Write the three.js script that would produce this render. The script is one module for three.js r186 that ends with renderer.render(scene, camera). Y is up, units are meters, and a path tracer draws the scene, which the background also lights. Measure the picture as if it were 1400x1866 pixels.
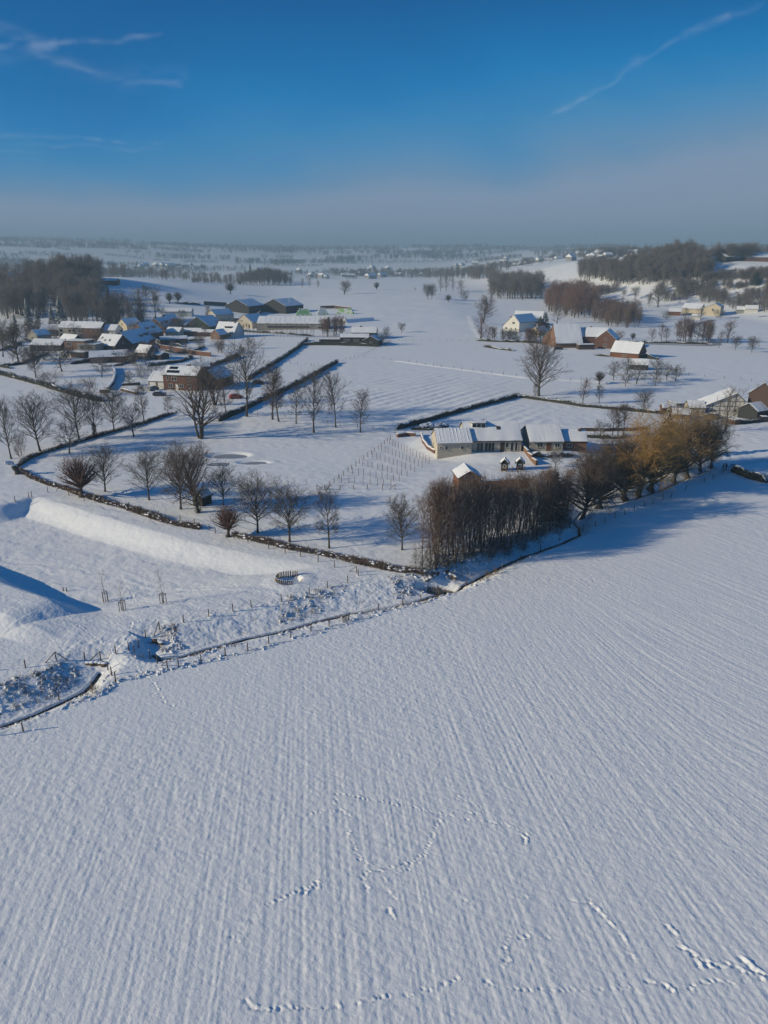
import * as THREE from 'three';
import { mergeGeometries } from 'three/addons/utils/BufferGeometryUtils.js';

// ---------------------------------------------------------------- camera, sky, sun, haze, exposure
const EYE = 45, PITCH = 20 * Math.PI / 180, FPX = 1296;               // a drone 45 m up, lens as on a 24 mm
const scene = new THREE.Scene();
const camera = new THREE.PerspectiveCamera(2 * Math.atan(933 / FPX) * 180 / Math.PI, 768 / 1024, 1, 20000);
camera.position.set(0, EYE, 0);
camera.lookAt(0, EYE - Math.sin(PITCH), -Math.cos(PITCH));
const renderer = new THREE.WebGLRenderer({ antialias: true });
renderer.setSize(768, 1024);
renderer.toneMapping = THREE.LinearToneMapping;
renderer.toneMappingExposure = 1.10;
renderer.shadowMap.enabled = true;

const SUN_EL = 20.5 * Math.PI / 180;
const SHADOW_AZ = 77 * Math.PI / 180;                                  // shadows run to the right and a little away
const sunDir = new THREE.Vector3(-Math.sin(SHADOW_AZ) * Math.cos(SUN_EL), Math.sin(SUN_EL), Math.cos(SHADOW_AZ) * Math.cos(SUN_EL));
const sun = new THREE.DirectionalLight(new THREE.Color().setRGB(1.0, 0.875, 0.62), 3.65);
sun.position.copy(sunDir).multiplyScalar(600).add(new THREE.Vector3(0, 0, -250));
sun.target.position.set(0, 0, -250); scene.add(sun.target);
sun.castShadow = true;
Object.assign(sun.shadow.camera, { left: -420, right: 420, top: 420, bottom: -420, near: 1, far: 1500 });
sun.shadow.mapSize.set(4096, 4096);
scene.add(sun);

// seeded random numbers and noise
function rngOf(seed) { let s = seed >>> 0; return () => { s = (s + 0x6d2b79f5) | 0; let t = Math.imul(s ^ (s >>> 15), 1 | s); t = (t + Math.imul(t ^ (t >>> 7), 61 | t)) ^ t; return ((t ^ (t >>> 14)) >>> 0) / 4294967296; }; }
const lerp = (a, b, t) => a + (b - a) * t, clamp = (x, a = 0, b = 1) => Math.min(b, Math.max(a, x));
const sstep = (a, b, x) => { const t = clamp((x - a) / (b - a)); return t * t * (3 - 2 * t); };
const hash2 = (i, j) => { let h = Math.imul(i, 374761393) ^ Math.imul(j, 668265263); h = Math.imul(h ^ (h >>> 13), 1274126177); return ((h ^ (h >>> 16)) >>> 0) / 4294967296; };
function noise2(x, y) {
  const i = Math.floor(x), j = Math.floor(y), u = x - i, v = y - j, a = u * u * (3 - 2 * u), b = v * v * (3 - 2 * v);
  return lerp(lerp(hash2(i, j), hash2(i + 1, j), a), lerp(hash2(i, j + 1), hash2(i + 1, j + 1), a), b) * 2 - 1;
}
const fbm = (x, y, n = 4) => { let s = 0, a = 0.5; for (let k = 0; k < n; k++) { s += a * noise2(x, y); x = x * 2.03 + 17.1; y = y * 2.03 + 5.3; a *= 0.5; } return s; };

// the sky: deep winter blue over a bank of grey-violet haze, with old vapour trails; the same all the way round
function makeSky() {
  const W = 3072, Hh = 1536, data = new Float32Array(W * Hh * 4);
  const lin = (c) => { c /= 255; return c <= 0.04045 ? c / 12.92 : Math.pow((c + 0.055) / 1.055, 2.4); };
  const stops = [[-90, 112, 130, 152], [0, 112, 131, 153], [1.0, 118, 137, 159], [2.4, 127, 144, 167], [4.0, 124, 145, 172], [5.4, 98, 137, 172], [7.0, 70, 132, 178], [8.6, 44, 125, 178], [10.6, 14, 115, 175], [12.6, 0, 105, 166], [15.8, 0, 86, 146], [25, 0, 78, 136], [45, 0, 74, 130], [90, 0, 70, 124]]
    .map(([e, ...c]) => [e, ...c.map(lin)]);
  // a trail: where it lies in the sky (a run of sight lines), width in degrees, strength
  const sight = (str) => str.split(' ').map((p) => { const [a, b, c] = rayOf(...p.split(',').map(Number)); return [Math.atan2(a, c) * 180 / Math.PI, Math.atan2(b, Math.hypot(a, c)) * 180 / Math.PI]; });
  const trails = [['-120,112 0,86 60,80 110,78', 0.42, 0.22], ['60,84 150,76 230,69 300,62', 0.13, 0.22], ['-80,60 0,42 50,62 100,86', 0.22, 0.12], ['-60,30 20,58 70,80', 0.5, 0.07], ['-40,125 20,100 90,88', 0.35, 0.10], ['40,88 110,112 180,134 250,147 340,152', 0.26, 0.15], ['110,108 200,136 300,148', 0.6, 0.06], ['200,140 300,128 350,134', 0.4, 0.05],
    ['-60,247 60,247 130,250 210,257 300,262', 0.10, 0.20], ['-60,262 60,263 160,266 300,272', 0.10, 0.13], ['-40,273 20,274 80,278', 0.08, 0.11],
    ['985,218 1020,200 1060,178 1110,156 1140,138', 0.13, 0.22], ['1120,150 1150,122 1172,108', 0.24, 0.12], ['1150,120 1200,96 1246,66', 0.12, 0.12], ['1240,70 1290,46 1336,28', 0.24, 0.20], ['1300,40 1400,8', 0.16, 0.07]].map(([p, w, k]) => [sight(p), w, k]);
  const trailAt = (az, el) => {
    let s = 0;
    for (const [pts, w, k] of trails) for (let i = 0; i + 1 < pts.length; i++) {
      const [ax, ay] = pts[i], [bx, by] = pts[i + 1], dx = bx - ax, dy = by - ay, t = clamp(((az - ax) * dx + (el - ay) * dy) / (dx * dx + dy * dy));
      const q = Math.hypot(az - ax - dx * t, el - ay - dy * t + 0.16 * noise2(az * 0.9, 3)) / (w * (0.85 + 0.45 * noise2(az * 1.1, el * 1.7)));
      if (q < 3) s = Math.max(s, k * Math.exp(-q * q) * clamp(0.62 + 1.2 * fbm(az * 0.8 + 40, el * 4.5 - az * 0.6, 4), 0, 1.2) * sstep(0, 0.25, Math.min(1, Math.min(t + i, pts.length - 1 - i - t) * 1.2)));
    }
    return Math.max(0, s);
  };
  for (let y = 0; y < Hh; y++) {
    const el0 = ((y + 0.5) / Hh - 0.5) * 180;
    for (let x = 0; x < W; x++) {
      const th = ((x + 0.5) / W - 0.5) * 2 * Math.PI, az = ((th * 180 / Math.PI + 90 + 540) % 360) - 180;   // 0 straight ahead, to the right positive
      const per = Math.sin(th + 0.4), bank = 1.3 * Math.sin(th * 2 + 2.9) * 0.4 + 1.7 * fbm(Math.cos(th) * 6 + 3, per * 6 + el0 * 0.22, 5) + 1.9 * Math.sin((az - 4) * Math.PI / 60) * Math.exp(-((az / 60) ** 2));
      const el = el0 > 0.3 ? Math.max(0.3, el0 - bank * sstep(0.3, 6, el0) * (1 - sstep(9, 18, el0))) : el0;
      let k = 0; while (k < stops.length - 2 && el > stops[k + 1][0]) k++;
      const t = clamp((el - stops[k][0]) / (stops[k + 1][0] - stops[k][0])), o = (y * W + x) * 4;
      const tr = el0 > 5 && el0 < 17 && Math.abs(az) < 36 ? trailAt(az, el0) : 0;
      const wh = [0.42, 0.50, 0.66];
      for (let c = 0; c < 3; c++) data[o + c] = lerp(lerp(stops[k][1 + c], stops[k + 1][1 + c], t), wh[c], tr);
      data[o + 3] = 1;
    }
  }
  const tex = new THREE.DataTexture(data, W, Hh, THREE.RGBAFormat, THREE.FloatType);
  tex.mapping = THREE.EquirectangularReflectionMapping; tex.magFilter = THREE.LinearFilter; tex.minFilter = THREE.LinearFilter; tex.needsUpdate = true;
  return tex;
}
scene.background = makeSky();
scene.environment = scene.background;
scene.fog = new THREE.FogExp2(new THREE.Color().setRGB(0.52, 0.78, 1.0), 0.00033);

// ---------------------------------------------------------------- places: a point of the photograph on level ground
// d is the distance ahead (minus z). flat() meets the level y = 0, ground() meets the built terrain.
function rayOf(u, v) { const xc = (u - 700) / FPX, yc = (933 - v) / FPX; return [xc, -Math.sin(PITCH) + yc * Math.cos(PITCH), Math.cos(PITCH) + yc * Math.sin(PITCH)]; }
function flat(u, v, y = 0) { const [a, b, c] = rayOf(u, v), t = (EYE - y) / -b; return [a * t, c * t]; }
const path = (str) => str.trim().split(/\s+/).map((p) => flat(...p.split(',').map(Number)));
function onPath(x, d, P) {                                             // [distance, side (positive to the left of the run), metres along]
  let best = 1e9, side = 1, at = 0, run = 0;
  for (let i = 0; i + 1 < P.length; i++) {
    const ax = P[i][0], ad = P[i][1], dx = P[i + 1][0] - ax, dd = P[i + 1][1] - ad, L2 = dx * dx + dd * dd, t = clamp(((x - ax) * dx + (d - ad) * dd) / L2), L = Math.sqrt(L2);
    const q = Math.hypot(x - ax - dx * t, d - ad - dd * t);
    if (q < best) { best = q; side = Math.sign(dx * (d - ad) - dd * (x - ax)) || 1; at = run + t * L; }
    run += L;
  }
  return [best, side, at, run];
}
const boxOf = (P, m) => [Math.min(...P.map((p) => p[0])) - m, Math.max(...P.map((p) => p[0])) + m, Math.min(...P.map((p) => p[1])) - m, Math.max(...P.map((p) => p[1])) + m];
const inBox = (x, d, b) => x > b[0] && x < b[1] && d > b[2] && d < b[3];

// ---------------------------------------------------------------- the lie of the land
const streamLeft = path('-120,1345 -50,1325 0,1305 60,1284 110,1262 150,1243 172,1222 180,1214');
const streamRight = path('276,1176 292,1186 330,1180 380,1166 450,1148 520,1134 580,1117 640,1103 700,1094 750,1084 785,1074 820,1064 868,1043 889,1031 957,1000 1026,981 1057,967 1056,954 1046,943 1060,925 1110,914 1150,905 1200,888 1250,866 1290,850');
const SLb = boxOf(streamLeft, 12), SRb = boxOf(streamRight, 12);
const fieldEdge = path('-150,1385 0,1322 110,1290 190,1262 215,1240 300,1222 420,1196 560,1158 690,1118 800,1090 880,1058 930,1038 1000,1010 1060,985 1140,945 1240,905 1330,872 1420,890 1500,900');
const basinNE = path('62,902 200,944 340,984 470,1012 540,1024'), basinNW = path('-60,930 0,919 62,902'), dike = path('-140,1015 -60,1048 0,1081 90,1112 160,1132');
const knap = path('857,579 866,600 885,622'), berm = path('655,651 700,655 790,667 880,679 960,689 1045,694'), hedgeFar = path('725,780 945,722');
const basinBox = [-95, -4, 74, 140], pit = flat(528, 1057), pond = flat(417, 829), pond2 = flat(462, 842), pool = flat(802, 1059);
const sdLine = (x, d, P) => {                                          // signed distance to the run of a path, its ends carried on
  let best = 1e9, out = 0;
  for (let i = 0; i + 1 < P.length; i++) {
    const ax = P[i][0], ad = P[i][1], dx = P[i + 1][0] - ax, dd = P[i + 1][1] - ad, L = Math.hypot(dx, dd); let t = ((x - ax) * dx + (d - ad) * dd) / (L * L);
    t = clamp(t, i === 0 ? -9 : 0, i === P.length - 2 ? 9 : 1);
    const q = Math.hypot(x - ax - dx * t, d - ad - dd * t);
    if (q < best) { best = q; out = q * (Math.sign(dx * (d - ad) - dd * (x - ax)) || 1); }
  }
  return out;
};
function landHeight(x, d) {
  let h = 0;
  const r = Math.hypot(x, d), a = x / Math.max(d, 1);
  if (d > 300) {
    const d0 = 500 + 900 * Math.max(-0.1, 0.52 - a) + 3000 * Math.max(0, 0.32 - a) ** 2;   // where the valley side on the right begins
    const m = sstep(0.05, 0.30, a), rise = sstep(d0, d0 + 270, d);
    h += m * (36 * rise + 19 * Math.exp(-(((x - 300) / 62) ** 2) - ((d - 775) / 75) ** 2) + 2.4 * fbm(x / 60, d / 60, 3) * sstep(d0, d0 + 80, d));
    h += sstep(520, 900, d) * 2.4 * fbm(x / 260 + 3, d / 260, 3);
    h += 2.2 * sstep(392, 462, d - 0.15 * x) * sstep(-110, 0, x) * (1 - sstep(48, 95, x)) * (1 - sstep(700, 1000, d));
    h += (16 * sstep(430, 700, d) * (1 - sstep(900, 1500, d)) + 8 * Math.exp(-(((x + 285) / 80) ** 2) - ((d - 690) / 70) ** 2)) * sstep(-0.12, -0.36, a);   // the low hill behind the village
    const left = sstep(-0.05, -0.5, a);
    h += sstep(2100, 4500, r) * (58 + 44 * left + 34 * fbm(x / 1300 + 2, d / 1300, 3)) * (1 - 0.4 * m);
    h += sstep(1300, 2000, r) * 14 * fbm(x / 520 + 9, d / 420, 3);
    h -= 5 * sstep(1100, 1700, d) * (1 - sstep(1800, 2700, r)) * (1 - m);
  }
  if (d > 395 && d < 560 && x > 40 && x < 95) { const q = onPath(x, d, knap); h += 0.6 * Math.exp(-((q[0] / 1.3) ** 2)) * sstep(0, 12, q[2]) * sstep(q[3], q[3] - 8, q[2] - 0.1); }
  if (d > 190 && d < 320 && Math.abs(x) < 90) { const q = -sdLine(x, d, berm); h += 0.42 * Math.exp(-((q / 0.9) ** 2)) + 0.35 * sstep(2.5, -2.5, q) * sstep(-25, 0, q + 12) * 0; }
  if (d < 260) {
    // retention basin with its banks
    if (inBox(x, d, basinBox)) {
      const ne = -sdLine(x, d, basinNE), nw = -sdLine(x, d, basinNW), al = onPath(x, d, dike), dk = sdLine(x, d, dike), end = 1 - sstep(al[3] - 9, al[3] + 2.5, al[2] + Math.max(0, x - dike[4][0]));
      const se = -sdLine(x, d, [[-52, 76], [-38, 82], [-30, 86], [-14, 95], [-6, 103]]);
      const ramp = (w, q) => clamp(0.5 + (q / w - 0.5) * (1.18 - 0.18 * Math.min(1, Math.abs(q / w - 0.5) * 2)), 0, 1), cut = Math.min(0.5 * sstep(-0.3, 5.4, ne) + 0.5 * ramp(4.8, ne), sstep(0, 4.6, nw), 1 - sstep(-9, 1.0, se), sstep(0.5, 5.2, dk) * end + (1 - end));
      h -= (1.55 + 0.75 * sstep(-20, -60, x)) * cut + cut * (0.10 * fbm(x * 0.5, d * 0.5, 3) + 0.04 * noise2(x * 0.12 + d * 0.25, 4));
      h += 1.1 * end * (1 - sstep(0.6, 5.2, dk)) * ramp(2.9, dk + 7.6);
    }
    const pq = Math.hypot(x - pit[0], d - pit[1]); if (pq < 5) h += -0.7 * (1 - sstep(1.3, 2.1, pq)) + 0.15 * sstep(4.5, 2.5, pq);
    // the brook in its cutting: steep to the south, wide and rough to the north
    for (const [P, b] of [[streamLeft, SLb], [streamRight, SRb]]) if (inBox(x, d, b)) {
      const [q, side, at, run] = onPath(x, d, P), narrow = P === streamRight ? sstep(62, 72, at) : 0;
      const ends = P === streamLeft ? 1 - 0.35 * sstep(run - 2, run + 1, at) : 1;
      const w = side > 0 ? lerp(6.2, 2.6, narrow) : lerp(3.0, 2.0, narrow);
      const k = 1 - sstep(0.30, w, q);
      h -= (lerp(1.25, 0.8, narrow) * k + 0.28 * (1 - sstep(0.22, 0.42, q))) * ends;
      if (q < w + 1.5) h += 0.13 * sstep(0.5, 1.2, q) * (1 - sstep(w, w + 1.5, q)) * (fbm(x * 1.15, d * 1.15, 3) + 0.3 * Math.abs(noise2(x * 2.3, d * 2.3)));
    }
    { const q = Math.hypot((x - pool[0]) / 2.6, (d - pool[1]) / 1.2); if (q < 2.5) h -= 0.9 * (1 - sstep(0.7, 1.7, q)); }
    // garden ponds, the platform of the white house
    for (const [c, rx, rd, k] of [[pond, 4.6, 2.6, 0.45], [pond2, 3.4, 1.5, 0.3]]) { const q = Math.hypot((x - c[0]) / rx, (d - c[1]) / rd); if (q < 2) h += -k * (1 - sstep(0.85, 1.25, q)) + 0.08 * sstep(1.0, 1.3, q) * (1 - sstep(1.3, 2, q)); }
    { const q = Math.hypot((x - 29) / 21, (d - 171) / 13.5); if (q < 1.6) h += 1.3 * (1 - sstep(0.82, 1.22, q)); }
    h += 0.5 * sstep(100, 150, d) * fbm(x / 34, d / 34, 2);
  }
  return h;
}
// furrows of the big field run down and to the right, and swing as they go
const swing = (x) => 0.26 + 0.36 * sstep(-36, 34, x);
const runTable = []; { let s = 0; for (let i = 0; i <= 700; i++) { runTable.push(s); s += 0.5 / swing(-120 + i * 0.5); } }
const runAt = (x) => { const f = clamp((x + 120) * 2, 0, 698.9), i = Math.floor(f); return lerp(runTable[i], runTable[i + 1], f - i); };
const n1 = (x) => { const i = Math.floor(x), u = x - i; return lerp(hash2(i, 77), hash2(i + 1, 77), u * u * (3 - 2 * u)) * 2 - 1; };
// tracks of hares and deer: lines of prints across the snow
const tracks = [];
function addTrack(str, step, size, wide = 0.16, skip = 0.12) {
  const P = path(str), rnd = rngOf(tracks.length * 97 + 5); let carry = 0;
  for (let i = 0; i + 1 < P.length; i++) {
    const dx = P[i + 1][0] - P[i][0], dd = P[i + 1][1] - P[i][1], L = Math.hypot(dx, dd);
    for (let s = carry; s < L; s += step * (0.6 + 0.8 * rnd())) {
      carry = 0; if (rnd() < skip) continue;
      const t = s / L, o = (rnd() - 0.5) * 2 * wide;
      tracks.push([P[i][0] + dx * t - dd / L * o, P[i][1] + dd * t + dx / L * o, size * 0.72 * (0.6 + 0.7 * rnd()), rnd() * 6.28]);
    }
  }
}
addTrack('447,1822 458,1836 478,1840 540,1836 622,1836', 0.22, 0.17, 0.06); addTrack('652,1826 680,1820 708,1818', 0.24, 0.17, 0.1); addTrack('740,1812 800,1800 840,1778', 0.34, 0.16, 0.1);
addTrack('886,1788 905,1800', 0.2, 0.2, 0.08, 0); addTrack('930,1802 1060,1806 1170,1800', 0.62, 0.16, 0.08, 0.1); addTrack('960,1708 928,1708 918,1728 924,1748 912,1772', 0.3, 0.17, 0.09); addTrack('960,1708 1000,1712', 0.5, 0.14);
addTrack('1040,1640 1075,1647 1100,1670 1128,1700 1140,1720 1154,1748 1160,1760', 0.2, 0.15, 0.05, 0.05); addTrack('750,1650 860,1642 960,1634 1030,1640', 0.75, 0.13, 0.1, 0.2);
addTrack('1210,1683 1232,1704 1240,1722', 0.34, 0.18, 0.06); addTrack('1236,1726 1268,1740 1290,1760 1330,1760 1372,1772 1390,1784', 0.2, 0.2, 0.16, 0.05); addTrack('1262,1738 1275,1760 1278,1772', 0.2, 0.19, 0.1); addTrack('1352,1746 1372,1768 1400,1780', 0.2, 0.2, 0.1); addTrack('1180,1790 1215,1796 1232,1818', 0.3, 0.18, 0.1); addTrack('1255,1800 1262,1790 1310,1788 1350,1792 1372,1778', 0.34, 0.18, 0.14);
addTrack('495,1644 520,1634 545,1622 580,1608 578,1616 550,1628', 0.2, 0.17, 0.15, 0.05); addTrack('360,1736 440,1700 495,1644', 0.6, 0.12); addTrack('380,1736 460,1706', 0.5, 0.12);
addTrack('670,1618 662,1600 680,1584 700,1586', 0.22, 0.16, 0.2, 0.05); addTrack('700,1600 712,1630 722,1640', 0.25, 0.15, 0.08); addTrack('708,1658 720,1676', 0.18, 0.17, 0.05, 0);
addTrack('700,1584 740,1574 772,1558 785,1530 797,1500 803,1484 830,1480 870,1484 886,1476 884,1466', 0.24, 0.15, 0.09, 0.05); addTrack('720,1590 760,1576 790,1540', 0.4, 0.13);
addTrack('803,1484 760,1474 700,1462 650,1452 615,1448 608,1462 628,1480 640,1494', 0.3, 0.14, 0.12, 0.1); addTrack('565,1484 600,1476 620,1480', 0.5, 0.13); addTrack('640,1494 636,1520 648,1548 655,1566 690,1586', 0.4, 0.14, 0.14);
addTrack('840,1460 832,1450 850,1462 880,1472', 0.3, 0.13); addTrack('820,1486 870,1496 920,1502 950,1516 956,1540', 0.34, 0.14, 0.08); addTrack('950,1510 958,1520 957,1538', 0.16, 0.15, 0.06, 0);
addTrack('262,1130 240,1135 238,1165 246,1200 252,1222 282,1245 300,1280 318,1288', 0.34, 0.16, 0.08); addTrack('280,1262 276,1272', 0.2, 0.18); addTrack('120,1130 150,1146 186,1172 212,1188', 0.35, 0.15, 0.1);
addTrack('247,965 235,990 220,1010 218,1028 230,1048 240,1064 238,1066', 0.3, 0.15, 0.08, 0.05); addTrack('240,1064 246,1085 258,1105', 0.35, 0.14); addTrack('200,1024 218,1028', 0.4, 0.14, 0.2); addTrack('262,1010 260,1035 264,1058', 0.42, 0.13); addTrack('316,970 322,1000 336,1010 330,1030', 0.4, 0.14, 0.3); addTrack('60,1330 75,1322', 0.3, 0.17); addTrack('0,1346 60,1334', 0.8, 0.12);
const cellsOf = new Map();
for (const t of tracks) { const i = Math.floor(t[0]), j = Math.floor(t[1]); for (let a = -1; a <= 1; a++) for (let b = -1; b <= 1; b++) { const k = (i + a) * 4096 + j + b; if (!cellsOf.has(k)) cellsOf.set(k, []); cellsOf.get(k).push(t); } }

function snowRelief(x, d) {                                            // what wind, plough and feet left in the snow
  let h = 0;
  if (d < 175 && Math.abs(x) < 150) {
    const e = d > 160 ? 1 : -sdLine(x, d, fieldEdge), field = sstep(0.5, 7, e) * (1 - sstep(135, 170, d));
    if (field > 0) {
      const ph = d + runAt(x), g = swing(x), f = g / Math.sqrt(1 + g * g), s = ph * f + 0.22 * noise2(x * 0.13, d * 0.13) + 0.07 * noise2(x * 0.7, d * 0.7);
      const soft = sstep(3, 30, e), gap = 0.6 + 0.4 * noise2(x * 0.09 + 7, d * 0.09), drift = 0.5 + 0.5 * noise2(x * 0.045 + 3, d * 0.06), groove = n1(s * 0.43 + 31);
      h += field * lerp(0.25, 0.78, soft) * (0.020 * n1(s * 1.9) * (0.5 + gap * 0.6) + 0.017 * n1(s * 3.9 + 9) * (0.35 + 0.65 * gap) + 0.045 * Math.max(0, groove - 0.5) - 0.05 * Math.max(0, n1(s * 0.9 + 5) - 0.72) + 0.011 * n1(s * 6.7 + 3) * drift + 0.016 * noise2(s * 3.2, d * 0.55 + x * 0.2));
      h += 0.020 * drift * noise2(x * 1.6, d * 1.6) + 0.016 * (0.4 + drift) * noise2(x * 3.1 + 8, d * 3.1) + (d < 110 ? 0.010 * noise2(x * 6.3, d * 6.3) : 0) + 0.05 * fbm(x * 0.16, d * 0.22, 3);
    } else h += (0.015 * noise2(x * 1.9, d * 1.9) + 0.018 * noise2(x * 3.3 + 8, d * 3.3) + (d < 110 ? 0.012 * noise2(x * 6.3, d * 6.3) : 0));
    if (!field) h += (inBox(x, d, basinBox) ? 0.022 : 0.045) * noise2(x * 0.8, d * 0.8) * sstep(60, 90, d) + (inBox(x, d, basinBox) ? 0.045 * n1((x * 0.35 + d) * 0.9 + noise2(x * 0.5, d * 0.5)) : 0);
    const c = cellsOf.get(Math.floor(x) * 4096 + Math.floor(d));
    if (c) for (const [tx, td, s, w] of c) {
      const q = Math.hypot((x - tx) * 0.85, d - td) / s;
      if (q < 2.4) { const side = ((x - tx) + 0.3 * (d - td) * Math.sin(w)) / s; h += -0.75 * s * Math.exp(-q * q * 1.5) + 0.42 * s * Math.exp(-((q - 1.3) ** 2) * 4) * clamp(0.25 + 0.75 * side); }
    }
  } else if (d > 170 && d < 420) {
    // sown rows in the middle fields, rough grass elsewhere
    const m = sstep(-22, -10, x - (d - 245) * 0.05) * (1 - sstep(40, 55, x)) * sstep(196, 206, d + x * 0.1) * (1 - sstep(288, 296, d + 0.5 * x));
    const s = x * 0.72 + d * -0.55 + 3 * noise2(x / 60, d / 60);
    h += m * (0.11 * Math.sin(s * 1.7) + 0.10 * n1(s * 0.9)) * (0.6 + 0.6 * noise2(x / 9, d / 14));
    h += 0.05 * noise2(x * 0.5, d * 0.5) + 0.04 * noise2(x * 1.1, d * 1.1);
  } else if (d >= 420) h += 0.25 * noise2(x * 0.05, d * 0.05) + 0.1 * noise2(x * 0.2, d * 0.12);
  return h;
}
const heightAt = (x, d) => landHeight(x, d) + snowRelief(x, d);
function ground(u, v) {                                                // where a line of sight first meets the terrain: [x, y, z]
  const [a, b, c] = rayOf(u, v); let t = 30, p = 0;
  for (let k = 0; k < 4000; k++) { const y = EYE + b * t - landHeight(a * t, c * t); if (y < 0) { let lo = p, hi = t; for (let i = 0; i < 30; i++) { const m = (lo + hi) / 2; EYE + b * m - landHeight(a * m, c * m) < 0 ? hi = m : lo = m; } t = hi; break; } p = t; t += Math.max(0.4, Math.min(y * 1.2, t * 0.01)); if (t > 9000) break; }
  return [a * t, landHeight(a * t, c * t), -c * t];
}
const gpath = (str) => str.trim().split(/\s+/).map((p) => ground(...p.split(',').map(Number)));

// ---------------------------------------------------------------- textures and materials
function noiseTexture(n, fn, srgb) {
  const data = new Uint8Array(n * n * 4);
  for (let y = 0; y < n; y++) for (let x = 0; x < n; x++) { const v = fn(x / n, y / n), o = (y * n + x) * 4; for (let c = 0; c < 3; c++) data[o + c] = clamp(Array.isArray(v) ? v[c] : v) * 255; data[o + 3] = 255; }
  const t = new THREE.DataTexture(data, n, n); t.wrapS = t.wrapT = THREE.RepeatWrapping; t.magFilter = THREE.LinearFilter; t.minFilter = THREE.LinearMipmapLinearFilter; t.generateMipmaps = true;
  if (srgb) t.colorSpace = THREE.SRGBColorSpace; t.needsUpdate = true; return t;
}
const tileNoise = (x, y, f, seed = 0) => { const X = x * f, Y = y * f, i = Math.floor(X), j = Math.floor(Y), u = X - i, v = Y - j, a = u * u * (3 - 2 * u), b = v * v * (3 - 2 * v), H = (p, q) => hash2(((p % f) + f) % f + seed * 131, ((q % f) + f) % f + seed * 17); return lerp(lerp(H(i, j), H(i + 1, j), a), lerp(H(i, j + 1), H(i + 1, j + 1), a), b); };
const grainMap = noiseTexture(512, (x, y) => 0.4 * tileNoise(x, y, 24, 1) + 0.3 * tileNoise(x, y, 53, 2) + 0.2 * tileNoise(x, y, 111, 3) + 0.1 * tileNoise(x, y, 220, 4));
const rgb = (r, g, b) => new THREE.Color().setRGB(r, g, b);
const mat = (r, g, b, rough = 0.9, more = {}) => new THREE.MeshStandardMaterial({ color: rgb(r, g, b), roughness: rough, metalness: 0, ...more });
const snowMat = mat(0.86, 0.87, 0.89, 0.75, { bumpMap: grainMap, bumpScale: 0.035, vertexColors: true });

// ---------------------------------------------------------------- the ground: one sheet, finer where the camera is near
function buildGround() {
  const N = 32, tiles = [];
  const need = (x0, d0, s) => {
    const x1 = x0 + s, d1 = d0 + s, cx = clamp(0, x0, x1), cd = clamp(26, d0, d1), near = Math.hypot(cx, cd, EYE);
    const seen = d1 > 26 && x0 < 0.60 * d1 + 14 && x1 > -0.60 * d1 - 14;
    const k = near < 78 ? 0.0021 : near < 150 ? 0.0024 : near < 230 ? 0.0040 : 0.0062;
    return seen ? near * k : near * 0.05 + 4;
  };
  (function split(x0, d0, s) { if (s / N > need(x0, d0, s) && s > 4) { const h = s / 2; split(x0, d0, h); split(x0 + h, d0, h); split(x0, d0 + h, h); split(x0 + h, d0 + h, h); } else tiles.push([x0, d0, s]); })(-8192, -2048 - 4096, 16384);
  const pos = [], nor = [], uv = [], col = [], idx = [];
  const R = N + 3;
  for (const [x0, d0, s] of tiles) {
    if (d0 + s < -300 || Math.hypot(clamp(0, x0, x0 + s), clamp(0, d0, d0 + s)) > 7500) continue;
    const n = s > 1500 ? 16 : N, c = s / n, H = new Float32Array((n + 3) * (n + 3)), r = n + 3;
    for (let j = -1; j <= n + 1; j++) for (let i = -1; i <= n + 1; i++) H[(j + 1) * r + i + 1] = heightAt(x0 + i * c, d0 + j * c);
    const base = pos.length / 3, row = n + 3;
    for (let j = -1; j <= n + 1; j++) for (let i = -1; i <= n + 1; i++) {          // the outer ring is a skirt that closes the joints between tiles
      const ii = clamp(i, 0, n), jj = clamp(j, 0, n), skirt = ii !== i || jj !== j, x = x0 + ii * c, d = d0 + jj * c, h = H[(jj + 1) * r + ii + 1];
      pos.push(x, h - (skirt ? Math.max(0.06, c * 0.4) : 0), -d);
      const gx = (H[(jj + 1) * r + ii + 2] - H[(jj + 1) * r + ii]) / (2 * c), gd = (H[(jj + 2) * r + ii + 1] - H[jj * r + ii + 1]) / (2 * c), l = 1 / Math.hypot(gx, 1, gd);
      nor.push(-gx * l, l, gd * l); uv.push(x / 6.3, d / 6.3);
      const t = tint(x, d); col.push(t[0], t[1], t[2]);
    }
    for (let j = 0; j < n + 2; j++) for (let i = 0; i < n + 2; i++) { const a = base + j * row + i, b = a + 1, e = a + row, f = e + 1; idx.push(a, b, e, b, f, e); }
  }
  const g = new THREE.BufferGeometry();
  g.setAttribute('position', new THREE.Float32BufferAttribute(pos, 3)); g.setAttribute('normal', new THREE.Float32BufferAttribute(nor, 3)); g.setAttribute('uv', new THREE.Float32BufferAttribute(uv, 2)); g.setAttribute('color', new THREE.Float32BufferAttribute(col, 3)); g.setIndex(idx);
  return g;
}
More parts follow.
